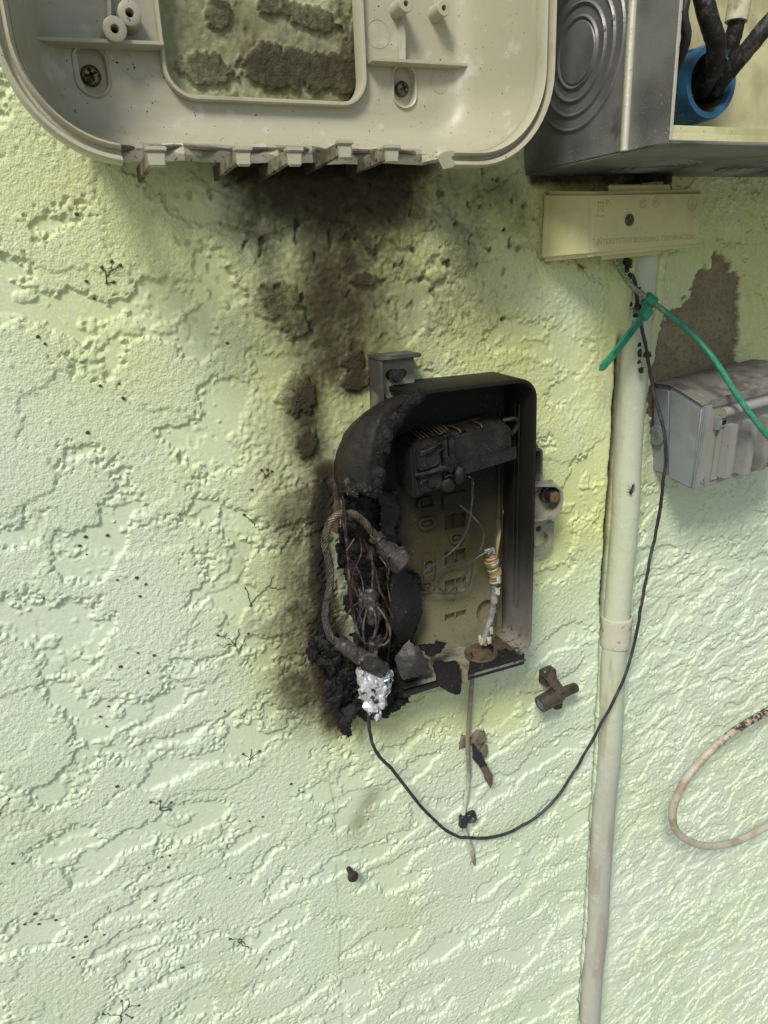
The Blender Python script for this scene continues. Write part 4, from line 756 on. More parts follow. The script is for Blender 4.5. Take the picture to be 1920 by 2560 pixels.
MB().lathe(P(1005, 1296, .0105), (0, -1, 0), [(.0016, 0), (.0014, .001), (0, .0012)], 12).build('pip', m_nid, back)
# walls: right, top, floor
wt = .0036
def wallstrip(path, d0, d1, th, name, mat, lab=None, parent=None):
    q = MB(); rows = []
    n = len(path)
    for i, (x, z) in enumerate(path):
        a = path[max(i - 1, 0)]; b = path[min(i + 1, n - 1)]; L = math.hypot(b[0] - a[0], b[1] - a[1]); nx, nz = (b[1] - a[1]) / L, -(b[0] - a[0]) / L
        rows.append([W(x, d0, z), W(x, d1 - .0012, z), W(x - nx * .0008, d1, z - nz * .0008), W(x - nx * (th - .0008), d1, z - nz * (th - .0008)), W(x - nx * th, d1 - .0012, z - nz * th), W(x - nx * (th + .0012), d0, z - nz * (th + .0012))])
    q.grid(rows, cv=True); q.f += [list(range(6)), [len(q.v) - 6 + i for i in range(6)]]
    return q.build(name, mat, parent or t, label=lab)
rc = .014
arc = [(BX1 - rc + rc * math.cos(math.radians(a)), BZ1 - rc + rc * math.sin(math.radians(a))) for a in range(90, -1, -10)]
arcb = [(BX1 - .011 + .011 * math.cos(math.radians(a)), BZ0 + .017 + .011 * math.sin(math.radians(a))) for a in range(0, -91, -15)]
wallstrip([(.233, BZ1 - .001), (.26, BZ1), (.30, BZ1)] + arc[:5], .002, BF, wt, 'top_wall', m_nidw)
wallstrip(arc[4:] + [(BX1 + .0005, -.16), (BX1 + .001, -.24), (BX1 + .001, -.32)] + [(x + .001, z) for x, z in arcb], .002, BF, wt, 'side_wall', m_nidw)
for dx in (.0058, .0092):                                # moulded ridges on the inside of the right wall
    MB().tube([W(BX1 - wt - .0016, .018 + dx * 2, BZ1 - .02), W(BX1 - wt - .0012, .018 + dx * 2, -.30)], .0006, 6).build('ridge', m_nidw, t)
MB().tube([W(BX1 - .0092, .0115, BZ1 - .03), W(BX1 - .0092, .0115, -.335)], .0022, 8).build('corner_fillet', m_nid, t)
# floor of the box: beige shelf with a dusty grommet and a black rail
fl = MB(); zf = BZ0 + .004; fx0, fx1 = .2155, BX1 - .010
fl.hexa([W(fx0, .0105, zf - .003), W(fx1, .0105, zf - .003), W(fx1, .0105, zf), W(fx0, .0105, zf), W(fx0 + .004, .047, zf - .0055), W(fx1 - .002, .047, zf - .0055), W(fx1 - .002, .047, zf - .0025), W(fx0 + .004, .047, zf - .0025)])
floor_ = fl.build('floor', M('dusty_floor_plastic', (.23, .22, .16), .6, layers=[dict(col=(.12, .11, .08), scale=60, lo=.45, hi=.65), dict(col=(.03, .027, .02), scale=330, lo=.60, hi=.68), dict(col=SOOT_SHADE, scale=30, pos=[('X', .246, .232)], wob=.015)], bump=(300, .0006)), t, .0006)
m_grom = M('rusty_grommet', (.06, .042, .024), .85, layers=[dict(col=(.12, .078, .040), scale=60, lo=.48, hi=.66), dict(col=(.025, .02, .014), scale=180, lo=.58, hi=.7)], bump=(300, .0015))
gc_ = P(1203, 1610, .030); gc_.z = zf + ZC - .0012
gq = MB(); gq.lathe(gc_, (0, 0, 1), [(.0185, -.003), (.0185, .0006), (.0170, .0020), (.012, .0012), (.006, .0024), (0, .0030)], 32, ell=.86); gq.build('grommet', m_grom, floor_)
m_rail = M('black_rail', (.012, .0115, .011), .5, layers=[dict(col=(.06, .055, .045), scale=300, lo=.6, hi=.7)], bump=(250, .0006))
MB().hexa([W(.284, .026, zf - .004), W(.344, .022, zf - .004), W(.344, .022, zf + .0010), W(.300, .026, zf + .0006), W(.282, .0505, zf - .0125), W(.344, .0505, zf - .0125), W(.344, .0505, zf - .0005), W(.284, .0505, zf - .0010)]).build('rail', m_rail, floor_, .0008)
MB().box(.283, .3445, .0505, .0520, zf - .0078, zf - .0058).build('rail_groove', m_nidw, floor_, .0003)
MB().box(.277, .2828, .040, .0515, zf - .014, zf - .0012).build('rail_end', m_nid, floor_, .0008)
MB().box(.219, .262, .030, .048, zf - .0125, zf - .0075, .03).build('rail', m_rail, floor_, .0006)
MB().plate([W(.335, .012, zf + .0005), W(.345, .030, zf + .002), W(.340, .046, zf + .001), W(.322, .030, zf + .0012)], .0012, 6, .0012, .001, 3).build('dirt_heap', m_grom, floor_)
# mounting tab at the top with a hex bolt
ox, oz = PX(985, 940, .020)
m_bolt = M('dark_bolt', (.035, .034, .032), .4, .6, layers=[dict(col=(.09, .085, .07), scale=300, lo=.5, hi=.7)])
tx0, tx1, tz1, tz0 = .2235, .2560, -.0690, -.1020
tabq = MB().prism([(tx0, tz0), (tx1, tz0 + .002), (tx1, tz1), (tx0, tz1)], .0085, .0125, [rrect(.2305, .2490, -.0865, -.0785, .0039, 6)]).build('mounting_tab', m_tab, t, .0004)
MB().hexa([W(tx0 - .0035, .001, -.118), W(tx0, .001, -.118), W(tx0, .001, tz1), W(tx0 - .0035, .001, tz1), W(tx0 - .0035, .0235, -.118), W(tx0, .0235, -.110), W(tx0, .0235, tz1 + .0005), W(tx0 - .0035, .0235, tz1 + .0005)]).build('tab_side', m_tab, tabq, .0006)
MB().hexa([W(tx0 - .0035, .001, tz1 + .0006), W(tx1, .001, tz1 + .0006), W(tx1, .001, tz1 + .0036), W(tx0 - .0035, .001, tz1 + .0036), W(tx0 - .0035, .0245, tz1 + .0002), W(tx1 + .0012, .0245, tz1 + .0002), W(tx1 + .0012, .0245, tz1 + .0034), W(tx0 - .0035, .0245, tz1 + .0034)]).build('tab_top', m_tab, tabq, .0006)
MB().hexa([W(.240, .002, -.108), W(.246, .002, -.108), W(.246, .002, -.098), W(.240, .002, -.098), W(.240, .008, -.108), W(.246, .008, -.108), W(.246, .008, -.098), W(.240, .008, -.098)]).build('tab_rib', m_tab, tabq, .0004)
MB().plate([W(tx1 - .001, .010, -.092), W(tx1 + .005, .012, -.0935), W(.268, .016, -.0965), W(.245, .018, -.098), W(tx1 - .004, .014, -.096)], .003, 4, .0004, .001, 2).build('melt_fillet', m_brk, tabq)
MB().plate([W(tx0 + .001, .014, -.098), W(tx0 + .003, .017, -.096), W(.232, .018, -.1005), W(.240, .020, -.1015), W(.232, .020, -.1035)], .003, 4, .0004, .001, 4).build('melt_fillet', m_brk, tabq)
bo = P(990, 940, .0195); bl = MB().lathe(bo, (0, -1, 0), [(.0050, -.010), (.0050, -.001), (.0056, -.001), (.0056, .0004), (.0046, .0005), (.0046, .0042), (.0042, .0048), (0, .0048)], 12).build('hex_bolt', m_bolt, tabq, smooth=25)
MB().box(bo.x - .0034, bo.x + .0034, .0195 + .0046, .0195 + .0051, bo.z - ZC - .0005, bo.z - ZC + .0005, .9).build('bolt_slot', m_rail, bl)
# right-hand brackets
kq = MB(); rr = rrect(.3495, .3735, -.235, -.158, .005, 5)
MB().prism(rrect(.3492, .3835, -.212, -.1585, .006, 5), .003, .0075).build('hinge_ear', m_brk, t, .0006)
hx = MB(); hx.prism(rrect(.3600, .3812, -.205, -.1610, .005, 5), .0076, .0180, [rrect(.3622, .3790, -.204, -.1635, .004, 5)]); hx.build('ear_frame', m_brk, t, .0005)
lug = MB().prism([(.3490, -.2720), (.3800, -.2720)] + [(.3860 + .0165 * math.cos(math.radians(a)), -.2560 + .0160 * math.sin(math.radians(a))) for a in (-85, -60, -35, -10, 10)] + [(.4025, -.2390), (.3490, -.2390)], .004, .010, [circ(.3880, -.2560, .0080, 22), circ(.3840, -.2425, .0033, 14)]).build('slotted_lug', m_brk, t, .0006)
MB().lathe(W(.3880, .010, -.2560), (0, -1, 0), [(.0094, -.0002), (.0090, .0006), (.0083, .0002), (.0080, -.004)], 26).build('lug_ring', m_brk, lug)
bk = MB().prism([(.3490, -.2420), (.3890, -.2375), (.3960, -.2300), (.3960, -.1950), (.3490, -.1950)], .0102, .0150).build('bracket', m_brk, t, .0008)
path = [(.3560, -.1900), (.3700, -.1920), (.3880, -.1940), (.3955, -.2000), (.3970, -.2100), (.3955, -.2200), (.3890, -.2265), (.3740, -.2290), (.3620, -.2285)]
q = MB(); rows = []
for i, (x, z) in enumerate(path):
    a = path[max(i - 1, 0)]; b = path[min(i + 1, len(path) - 1)]; L = math.hypot(b[0] - a[0], b[1] - a[1]); nx, nz = -(b[1] - a[1]) / L, (b[0] - a[0]) / L
    dd = .030 - .010 * (i in (0, 8)) - .004 * (i in (1, 7)); rows.append([W(x, .0145, z), W(x, dd, z), W(x - nx * .0028, dd, z - nz * .0028), W(x - nx * .0028, .0145, z - nz * .0028)])
q.grid(rows, cv=True); q.build('bracket_collar', m_brk, bk, .0004)
m_rbolt = M('rusty_bolt_face', (.16, .085, .03), .75, layers=[dict(col=(.07, .04, .018), scale=260, lo=.48, hi=.62)], bump=(400, .0006))
bb = P(1380, 1240, .026); MB().lathe(bb, (0, -1, 0), [(.0082, -.008), (.0082, -.004), (.0060, -.0035), (.0060, .004), (.0055, .0045), (.0052, .0046)], 20).build('bolt', m_bolt, bk); MB().lathe(bb, (0, -1, 0), [(.0053, .0045), (0, .0049)], 20).build('bolt_face', m_rbolt, bk)

# melted top-left corner: a sagging shell lofted from the wall out to a curled lip
back_c = spline([P(1040, 985, .004), P(985, 1000, .004), P(925, 1030, .004), P(876, 1068, .004), P(850, 1115, .004), P(838, 1165, .004), P(842, 1205, .005), P(850, 1240, .006)], 5)
mid_c = spline([P(1045, 978, .030), P(998, 990, .032), P(944, 1014, .034), P(898, 1056, .034), P(872, 1108, .034), P(862, 1165, .034), P(866, 1205, .034), P(872, 1228, .034)], 5)
f_c = spline([P(1050, 984, .050), P(1018, 992, .050), P(978, 1016, .051), P(945, 1060, .051), P(928, 1112, .052), P(918, 1165, .052), P(914, 1205, .051), P(908, 1232, .050)], 5)
lip_c = spline([P(1054, 992, .050), P(1030, 1004, .050), P(1000, 1036, .051), P(972, 1078, .052), P(958, 1124, .052), P(950, 1172, .051), P(948, 1205, .050), P(945, 1230, .048)], 5)
in_c = spline([P(1056, 998, .044), P(1036, 1016, .040), P(1008, 1052, .036), P(985, 1092, .034), P(970, 1130, .032), P(960, 1172, .032), P(955, 1205, .032), P(948, 1226, .034)], 5)
curves = [back_c, [a.lerp(b, .5) + Vector((-.0010, -.0004, .0004)) for a, b in zip(back_c, mid_c)], mid_c, [a.lerp(b, .55) + Vector((-.0003, -.0003, .0002)) for a, b in zip(mid_c, f_c)], f_c, [a.lerp(b, .5) + Vector((0, .0002, 0)) for a, b in zip(f_c, lip_c)], lip_c, in_c]
dense = []
for i in range(len(curves) - 1):
    for k in range(3): dense.append([a.lerp(b, k / 3) for a, b in zip(curves[i], curves[i + 1])])
dense.append(curves[-1]); rows = []
for i, row in enumerate(dense):
    r2 = []
    for j, p in enumerate(row):
        k = .0010 + .0030 * max(0, (i - 11) / 9); nz = mnoise.noise(p * 120) * k + mnoise.noise(p * 320) * k * .6
        q_ = p + Vector((nz, -nz, nz * .6))
        if j == len(row) - 1: q_ = q_ + Vector((0, 0, .003 * mnoise.noise(p * 260) + .0035 * mnoise.noise(p * 90)))
        r2.append(q_)
    rows.append(r2)
hood = MB().grid(rows).build('melted_corner', m_charhood, t, smooth=70); so = hood.modifiers.new('s', 'SOLIDIFY'); so.thickness = .0025; so.offset = -1 if False else 0
q = MB(); rnd = random.Random(4)
for k in range(22):
    u = k / 21; p = P(868 + 78 * u, 1222 + 6 * math.sin(u * 9) - 16 * (u < .08), .040 + .008 * math.sin(u * 3)); q.lump(p, (.0030, .0026, .0032 + .0015 * rnd.random()), .6, 260, k, 2, .6)
q.build('crusted_edge', m_charhood, t)
q = MB()
for k in range(26):
    p = lip_c[int(k / 25 * (len(lip_c) - 1))]; q.lump(p + Vector((rnd.uniform(-.002, .001), rnd.uniform(-.001, .001), rnd.uniform(-.002, .002))), (.0034, .0026, .0044), .6, 220, k + 40, 2, .5)
q.build('crusted_lip', m_char, t)
MB().plate([P(838, 1180, .002), P(852, 1235, .003), P(850, 1300, .003), P(838, 1340, .002), P(826, 1300, .002), P(832, 1240, .002)], .0020, 5, .0006, .001, 8).build('scorched_flange', M('scorched_flange_plastic', (.10, .065, .038), .6, layers=[dict(col=(.03, .022, .016), scale=60, lo=.45, hi=.62)], bump=(200, .0008)), t)
# burned-through left part: crust grown over a grid, with holes
def crust(poly, dfun, step, name, mat, parent, seed, holes=(), th=.0025, rough=.006, drop=.0):
    xs = [p[0] for p in poly]; ys = [p[1] for p in poly]
    def ins(x, y, pl):
        c = False
        for i in range(len(pl)):
            (x1, y1), (x2, y2) = pl[i], pl[(i + 1) % len(pl)]
            if (y1 > y) != (y2 > y) and x < (x2 - x1) * (y - y1) / (y2 - y1) + x1: c = not c
        return c
    nx = int((max(xs) - min(xs)) / step) + 1; ny = int((max(ys) - min(ys)) / step) + 1; idx = {}; q = MB()
    for j in range(ny):
        for i in range(nx):
            x = min(xs) + i * step; y = min(ys) + j * step; jx = x + 9 * mnoise.noise(Vector((x * .05, y * .05, seed))); jy = y + 9 * mnoise.noise(Vector((x * .05, y * .05, seed + 9)))
            if not ins(jx, jy, poly) or any(ins(jx, jy, h) for h in holes): continue
            d = dfun(x, y) + rough * (mnoise.noise(Vector((x * .03, y * .03, seed + 3))) + .6 * mnoise.noise(Vector((x * .09, y * .09, seed + 5))) + .35 * mnoise.noise(Vector((x * .2, y * .2, seed + 7))))
            idx[(i, j)] = len(q.v); q.v.append(P(x + 2.5 * mnoise.noise(Vector((x, y, seed))), y + 2.5 * mnoise.noise(Vector((y, x, seed))), max(d, .001)))
    for (i, j) in idx:
        k = [(i, j), (i + 1, j), (i + 1, j + 1), (i, j + 1)]
        if all(c in idx for c in k): q.f.append([idx[c] for c in k])
    o = q.build(name, mat, parent, smooth=55); s = o.modifiers.new('s', 'SOLIDIFY'); s.thickness = th; s.offset = 1; return o
crust([(862, 1228), (950, 1222), (1000, 1240), (1005, 1300), (992, 1345), (975, 1370), (1030, 1430), (1048, 1480), (1046, 1540), (1030, 1600), (1058, 1640), (1010, 1700), (960, 1760), (925, 1770), (895, 1700), (868, 1650), (880, 1600), (872, 1540), (850, 1500), (846, 1450), (838, 1420), (846, 1340)], lambda x, y: .006 + .012 * max(0, (y - 1350) / 350) + .010 * math.exp(-((x - 900) / 50) ** 2), 5, 'charred_crust', m_char, t, 3, holes=[[(838, 1428), (862, 1425), (868, 1470), (856, 1500), (838, 1495)], [(868, 1552), (886, 1545), (884, 1575), (872, 1600), (862, 1590)]])
crust([(940, 1225), (998, 1225), (1000, 1290), (985, 1330), (1000, 1350), (990, 1372), (950, 1370), (945, 1300)], lambda x, y: .016, 5, 'charred_crust', m_charflake, t, 7, rough=.003)

# ------------------------------------------------------------------ charred pieces hanging in and under the box
def shard(lab, pts, mat=None, th=.0018, bend=.002, seed=0, jit=.0007, n=6, name='charred_shard'):
    o = MB().plate([P(*p) for p in pts], th, n, jit, bend, seed).build(name, mat or m_charflake); return tag(o, lab, 'debris')
shard('large black charred sheet leaning across the lower left of the burned box', [(985, 1395, .022), (1035, 1450, .024), (1052, 1500, .026), (1057, 1535, .026), (1030, 1595, .026), (1000, 1610, .030), (975, 1560, .028), (975, 1470, .024)], m_charflake, bend=.003, seed=1)
shard('curved half-burned shard with a beige edge at the burned box floor', [(1020, 1600, .040), (1045, 1615, .046), (1070, 1650, .050), (1078, 1682, .052), (1040, 1692, .050), (1005, 1700, .048), (985, 1650, .040)], m_halfburn, bend=.004, seed=2)
shard('flat dark shard dangling below the burned box floor, right of the others', [(1083, 1664, .054), (1090, 1654, .054), (1142, 1654, .054), (1150, 1664, .054), (1154, 1725, .055), (1150, 1738, .056), (1125, 1733, .056), (1098, 1714, .055)], m_charflake, bend=.0015, seed=3, jit=.0004)
shard('small dark shard lying on the burned box floor', [(1046, 1612, .036), (1088, 1608, .034), (1093, 1600, .034), (1116, 1608, .036), (1105, 1628, .040), (1080, 1642, .044), (1066, 1635, .042)], m_charflake, bend=.001, seed=4)
shard('pointed black shard hanging lowest under the burned box', [(848, 1770, .022), (880, 1760, .026), (900, 1772, .028), (888, 1790, .028), (872, 1808, .030), (882, 1838, .030), (868, 1842, .030), (842, 1818, .028)], m_char, bend=.004, seed=5, jit=.0012)
def lumps(lab, spots, mat, seed, sub=4, amp=.55, spiky=.6, name='charred_lump'):
    q = MB()
    for i, (px, py, d, rx, rz) in enumerate(spots): q.lump(P(px, py, d), (rx, min(rx, rz) * .7, rz), amp, 170, seed + i, sub, spiky)
    return tag(q.build(name, mat, smooth=50), lab, 'debris')
lumps('black charred lump stuck to the wall left of the silver foil, upper one', [(800, 1628, .012, .009, .010), (822, 1640, .016, .010, .010), (836, 1610, .016, .006, .010), (838, 1668, .014, .006, .010)], m_char, 11)
lumps('rounded black charred lump left of the silver foil, lower one', [(842, 1728, .022, .010, .013), (862, 1700, .022, .008, .010), (880, 1690, .022, .007, .009)], m_char, 21)
lumps('black charred mass to the right of and behind the silver foil', [(975, 1710, .026, .012, .014), (985, 1745, .028, .010, .011), (940, 1690, .022, .014, .010), (1010, 1690, .034, .012, .008), (960, 1775, .030, .006, .007), (900, 1765, .020, .010, .010), (930, 1780, .026, .008, .007)], m_char, 31)
lumps('black charred lump right of the cable lug beside the back panel', [(1030, 1458, .020, .006, .008), (1038, 1470, .022, .004, .006)], m_char, 41)
m_foil = M('ashen_silver_foil', (.50, .51, .52), .35, .35, layers=[dict(col=(.04, .04, .04), scale=150, lo=.53, hi=.63, rough=.7), dict(col=(.78, .80, .80), scale=120, lo=.52, hi=.62)], bump=(200, .002))
q = MB()
for i, (px, py, d, rx, rz) in enumerate(((918, 1688, .040, .008, .008), (940, 1700, .044, .010, .009), (932, 1728, .046, .0105, .011), (948, 1716, .046, .008, .010), (930, 1756, .046, .007, .009), (948, 1750, .046, .006, .009), (940, 1778, .046, .0035, .007), (958, 1688, .042, .006, .006), (903, 1690, .040, .004, .008))): q.lump(P(px, py, d), (rx, .006, rz), .55, 150, i + 60, 3, .55)
tag(q.build('silver_foil_lump', m_foil, smooth=30), 'crumpled silver-white foil lump among black char at the box bottom', 'foil')

# ------------------------------------------------------------------ braided cable with its lug
m_strand = M('sooty_strand', (.075, .068, .055), .5, .4, layers=[dict(col=(.14, .115, .07), scale=120, pos=[('Z', -.225, -.205)], wob=.02, lo=.35, hi=.6), dict(col=(.03, .028, .024), scale=160, lo=.5, hi=.66), dict(col=(.24, .23, .20), scale=420, lo=.62, hi=.7)], bump=(500, .0005))
m_lug = M('ashy_lug', (.05, .045, .038), .65, .3, layers=[dict(col=(.20, .19, .18), scale=120, lo=.55, hi=.68), dict(col=(.025, .022, .02), scale=90, lo=.5, hi=.64), dict(col=(.30, .27, .20), scale=260, lo=.68, hi=.74)], bump=(220, .0015))
t = thing('braided_cable', 'sooty braided cable arching out of the left side of the burned box', 'cable', P(830, 1400, .03))
bpth = PS([(956, 1352, .026), (930, 1330, .030), (905, 1300, .034), (880, 1284, .036), (858, 1283, .036), (832, 1296, .034), (816, 1330, .032), (813, 1365, .030), (822, 1400, .030), (826, 1430, .030), (824, 1470, .030), (815, 1515, .030), (814, 1550, .031), (826, 1590, .034), (845, 1606, .037), (868, 1622, .040)], 12)
fr_a = None
for s in range(7):
    pts = []; acc = 0.0; a = (bpth[1] - bpth[0]).orthogonal().normalized()
    for i, p in enumerate(bpth):
        tn = (bpth[min(i + 1, len(bpth) - 1)] - bpth[max(i - 1, 0)]).normalized(); a = (a - tn * a.dot(tn)).normalized(); b = tn.cross(a)
        if i: acc += (p - bpth[i - 1]).length
        th = acc * 260 + s * 2 * math.pi / 7; fz = 1 + .25 * mnoise.noise(Vector((acc * 90, s, 0))); pts.append(p + (a * math.cos(th) + b * math.sin(th)) * .0022 * fz)
    MB().tube(pts, .00105, 6).build('strand', m_strand, t)
q = MB(); rnd = random.Random(8)
for k in range(16):
    p = bpth[rnd.randrange(40, 110)]; v = Vector((rnd.uniform(-1, 1), -.6, rnd.uniform(-1, 1))) * .004; q.tube(spline([p, p + v * .6, p + v + Vector((0, 0, -.001))], 3), .0004, 4)
q.build('frayed_ends', m_strand, t)
la, lb, lc = P(938, 1340, .030), P(962, 1372, .032), P(1012, 1412, .042)
MB().lathe(la, lb - la, [(.0040, 0), (.0066, .0004), (.0066, .003), (.0050, .0035), (.0056, (lb - la).length - .003), (.0074, (lb - la).length - .002), (.0074, (lb - la).length), (.004, (lb - la).length)], 20).build('collar', m_lug, t)
q = MB(); q.lathe(lb, lc - lb, [(.006, -.001), (.0088, .002), (.0082, .008), (.0104, .010), (.0112, .012), (.0112, (lc - lb).length - .001), (.0100, (lc - lb).length), (.0092, (lc - lb).length - .0004), (0, (lc - lb).length - .0006)], 28)
for v in q.v: v += Vector((1, -.5, .7)) * (.0012 * mnoise.noise(v * 260))
q.build('lug', m_lug, t)
MB().tube(PS([(845, 1604, .038), (872, 1622, .042), (900, 1640, .045), (930, 1660, .047), (958, 1676, .046)], 6), [.0060, .0068, .0072, .0078, .0070], 16, wob=.25).build('burned_sleeve', m_lug, t)
# ash-pale wire ends and thin copper wires
m_cu = M('scorched_copper', (.045, .027, .019), .5, .5, layers=[dict(col=(.14, .12, .09), scale=90, lo=.5, hi=.64), dict(col=(.02, .018, .016), scale=60, lo=.52, hi=.66)], bump=(600, .0003))
m_ashw = M('ashy_wire', (.10, .09, .078), .7, .1, layers=[dict(col=(.018, .017, .016), scale=120, lo=.42, hi=.56)], bump=(600, .0004))
cable('thin_copper_wire', 'thin copper wire hanging from the melted corner over the char, left one', [(857, 1240, .040), (858, 1300, .042), (866, 1360, .043), (871, 1420, .044), (873, 1480, .044), (880, 1530, .045), (888, 1570, .046), (896, 1610, .046)], .0007, m_cu, 6, 6, .1, 'wire')
cable('thin_copper_wire', 'thin copper wire hanging from the melted corner over the char, right one', [(860, 1250, .041), (864, 1310, .043), (870, 1380, .044), (874, 1440, .045), (879, 1500, .046), (886, 1535, .047), (892, 1580, .047), (893, 1625, .046)], .00065, m_cu, 6, 6, .1, 'wire')
loops = [[(905, 1500, .040), (880, 1520, .042), (862, 1548, .042), (850, 1575, .040)], [(925, 1505, .044), (912, 1540, .050), (908, 1580, .050), (912, 1615, .046)], [(935, 1508, .046), (955, 1530, .052), (972, 1565, .054), (974, 1595, .052), (958, 1612, .048), (940, 1600, .046)], [(940, 1512, .046), (962, 1540, .053), (968, 1580, .053), (955, 1606, .048)], [(915, 1505, .044), (892, 1560, .048), (905, 1600, .048), (925, 1612, .046)], [(930, 1510, .047), (940, 1550, .052), (935, 1590, .050), (918, 1612, .046)], [(930, 1400, .034), (940, 1430, .036), (948, 1470, .036), (962, 1500, .036), (985, 1550, .036)], [(898, 1470, .034), (902, 1500, .038), (897, 1560, .040)], [(928, 1380, .034), (932, 1420, .034), (930, 1480, .036)], [(948, 1510, .046), (945, 1560, .050), (932, 1600, .048), (908, 1622, .044)]]
names = ['reaching down to the far left', 'hanging straight above the foil', 'bulging widest to the right', 'curving just inside the widest loop', 'crossing low to the left', 'bending in the middle of the bundle', 'reaching up and right past the bundle', 'standing upright left of the bundle', 'rising towards the cable lug', 'sweeping low towards the burned sleeve']
for k, lp_ in enumerate(loops): cable('burned_wire', 'thin burned wire ' + names[k] + ' in the charred bundle', lp_, .0009 if k not in (2, 3) else .0011, m_ashw if k % 3 else m_cu, 6, 6, .2, 'wire', 'burned wires in the charred bundle')
rnd = random.Random(77)
for k in range(9):
    x0 = 885 + rnd.random() * 80; y0 = 1330 + rnd.random() * 190; a_ = [(x0, y0, .036 + .01 * rnd.random())]
    for j in range(3): a_.append((a_[-1][0] + rnd.uniform(-26, 26), a_[-1][1] + rnd.uniform(20, 62), .040 + .012 * rnd.random()))
    cable('hair_wire', 'hair-thin blackened wire tangled in the charred bundle', a_, .00055, m_ashw if k % 2 else m_cu, 6, 5, .2, 'wire', 'hair-thin wires in the charred bundle')
q = MB(); q.lump(P(922, 1498, .042), (.009, .006, .009), .3, 120, 71, 3, .4); q.lump(P(932, 1530, .044), (.006, .005, .010), .5, 160, 72, 3, .6)
tag(q.build('fused_wire_nut', m_lug, smooth=50), 'ashy fused knob holding the burned wires above the foil', 'connector')
q = MB(); rnd = random.Random(3)
for k in range(9):
    x = 930 + rnd.uniform(-12, 16); q.tube(PS([(x, 1598 + rnd.uniform(-6, 6), .046), (x + rnd.uniform(-4, 4), 1625, .048), (x + rnd.uniform(-6, 6), 1652, .047)], 4), .0008, 5, wob=.3)
q.lump(P(938, 1606, .046), (.006, .004, .004), .6, 200, 75, 3, .6)
o = q.build('frayed_wire_tuft', m_ashw); tag(o, 'pale ashy tuft of frayed wire ends just above the silver foil', 'wire')

# ------------------------------------------------------------------ terminal block inside the top of the box
m_term = M('sooty_terminal_plastic', (.010, .0098, .0088), .6, spec=.28, layers=[dict(col=(.020, .0195, .0165), scale=50, lo=.45, hi=.66), dict(col=(.012, .012, .011), scale=70, lo=.5, hi=.68), dict(col=(.16, .16, .15), scale=700, lo=.66, hi=.73, amt=.8)], bump=(300, .0007))
m_gold = M('scorched_brass_contacts', (.07, .055, .02), .5, .5, layers=[dict(col=(.03, .026, .016), scale=160, lo=.46, hi=.62)])
t = thing('terminal_block', 'sooty black terminal block with two round sockets inside the burned box', 'terminal block', W(.285, .0105, -.168))
tr = .05
MB().hexa([W(.275, .012, -.163), W(.330, .012, -.160), W(.330, .012, -.122), W(.272, .012, -.128), W(.277, .040, -.166), W(.3345, .040, -.162), W(.3325, .040, -.1330), W(.273, .040, -.1350)]).build('housing', m_term, t, .0012)
MB().hexa([W(.282, .0395, -.167), W(.3365, .0395, -.160), W(.3365, .0395, -.149), W(.282, .0395, -.156), W(.282, .0425, -.167), W(.3365, .0425, -.160), W(.3365, .0425, -.149), W(.282, .0425, -.156)]).build('cover_strip', m_term, t, .0006)
for k in range(3):
    x = .2905 + k * .0135; z = -.1585 + k * .0018; MB().box(x, x + .0062, .0424, .0428, z - .0020, z + .0020, .10).build('slot', m_black, t)
sb = MB().hexa([W(.238, .010, -.178), W(.264, .010, -.174), W(.264, .010, -.128), W(.236, .010, -.134), W(.240, .038, -.182), W(.2655, .038, -.176), W(.2645, .038, -.1335), W(.239, .038, -.1370)]).build('socket_body', m_term, t, .0018)
for (x, z) in ((.2535, -.1485), (.2545, -.1675)):
    MB().box(x - .0105, x + .0105, .036, .0425, z - .0085, z + .0085, .08).build('socket_face', m_term, sb, .0012)
    MB().lathe(W(x + .002, .0428, z), (0, -1, 0), [(.0064, 0), (.0062, .0006), (.0054, .0002), (.0050, -.004)], 24).build('socket_ring', m_term, sb)
    MB().lathe(W(x + .002, .0427, z), (0, -1, 0), [(.0056, 0), (0, .0001)], 20).build('socket_hole', m_black, sb)
MB().plate([W(.2445, .044, -.1405), W(.254, .045, -.1380), W(.2625, .045, -.1345), W(.262, .044, -.1375), W(.252, .045, -.1420), W(.244, .044, -.1440)], .002, 4, .0004, .0008, 4).build('ash_crust', m_charhood, sb)
for x0, x1, z0, z1 in ((.2655, .2700, -.150, -.134), (.2715, .2765, -.150, -.133)):
    MB().box(x0, x1, .016, .043, z0, z1, .06).build('terminal_key', m_term, t, .0008)
MB().box(.267, .2785, .036, .0435, -.1600, -.1490, .05).build('terminal_key', m_term, t, .001)
MB().lump(W(.2800, .044, -.1655), (.0060, .004, .0075), .35, 160, 3).build('melted_knob', m_term, t); MB().lump(W(.2700, .042, -.1725), (.0065, .004, .0060), .35, 160, 5).build('melted_knob', m_term, t)
MB().tube(spline([W(.240, .042, -.1600), W(.252, .0445, -.1588), W(.264, .045, -.1570), W(.272, .044, -.1595)], 5), [.0018, .0016, .0026, .0030], 8, wob=.4).build('melted_strand', m_term, t)
for k in range(9): MB().tube([W(.246 + k * .0034, .018, -.1265 + k * .0003), W(.250 + k * .0034, .034, -.1330 + k * .0003)], .0008, 5).build('contact', m_gold, t)
MB().tube(PS([(1085, 1072, .024), (1140, 1062, .022), (1200, 1044, .020)], 4), .0010, 6).build('bus_wire', m_gold, t)
MB().tube(PS([(1120, 1064, .024), (1145, 1072, .034), (1152, 1082, .038)], 4), .0008, 6).build('bus_wire', m_gold, t); MB().tube(PS([(1178, 1052, .022), (1200, 1060, .032), (1206, 1070, .036)], 4), .0008, 6).build('bus_wire', m_gold, t)
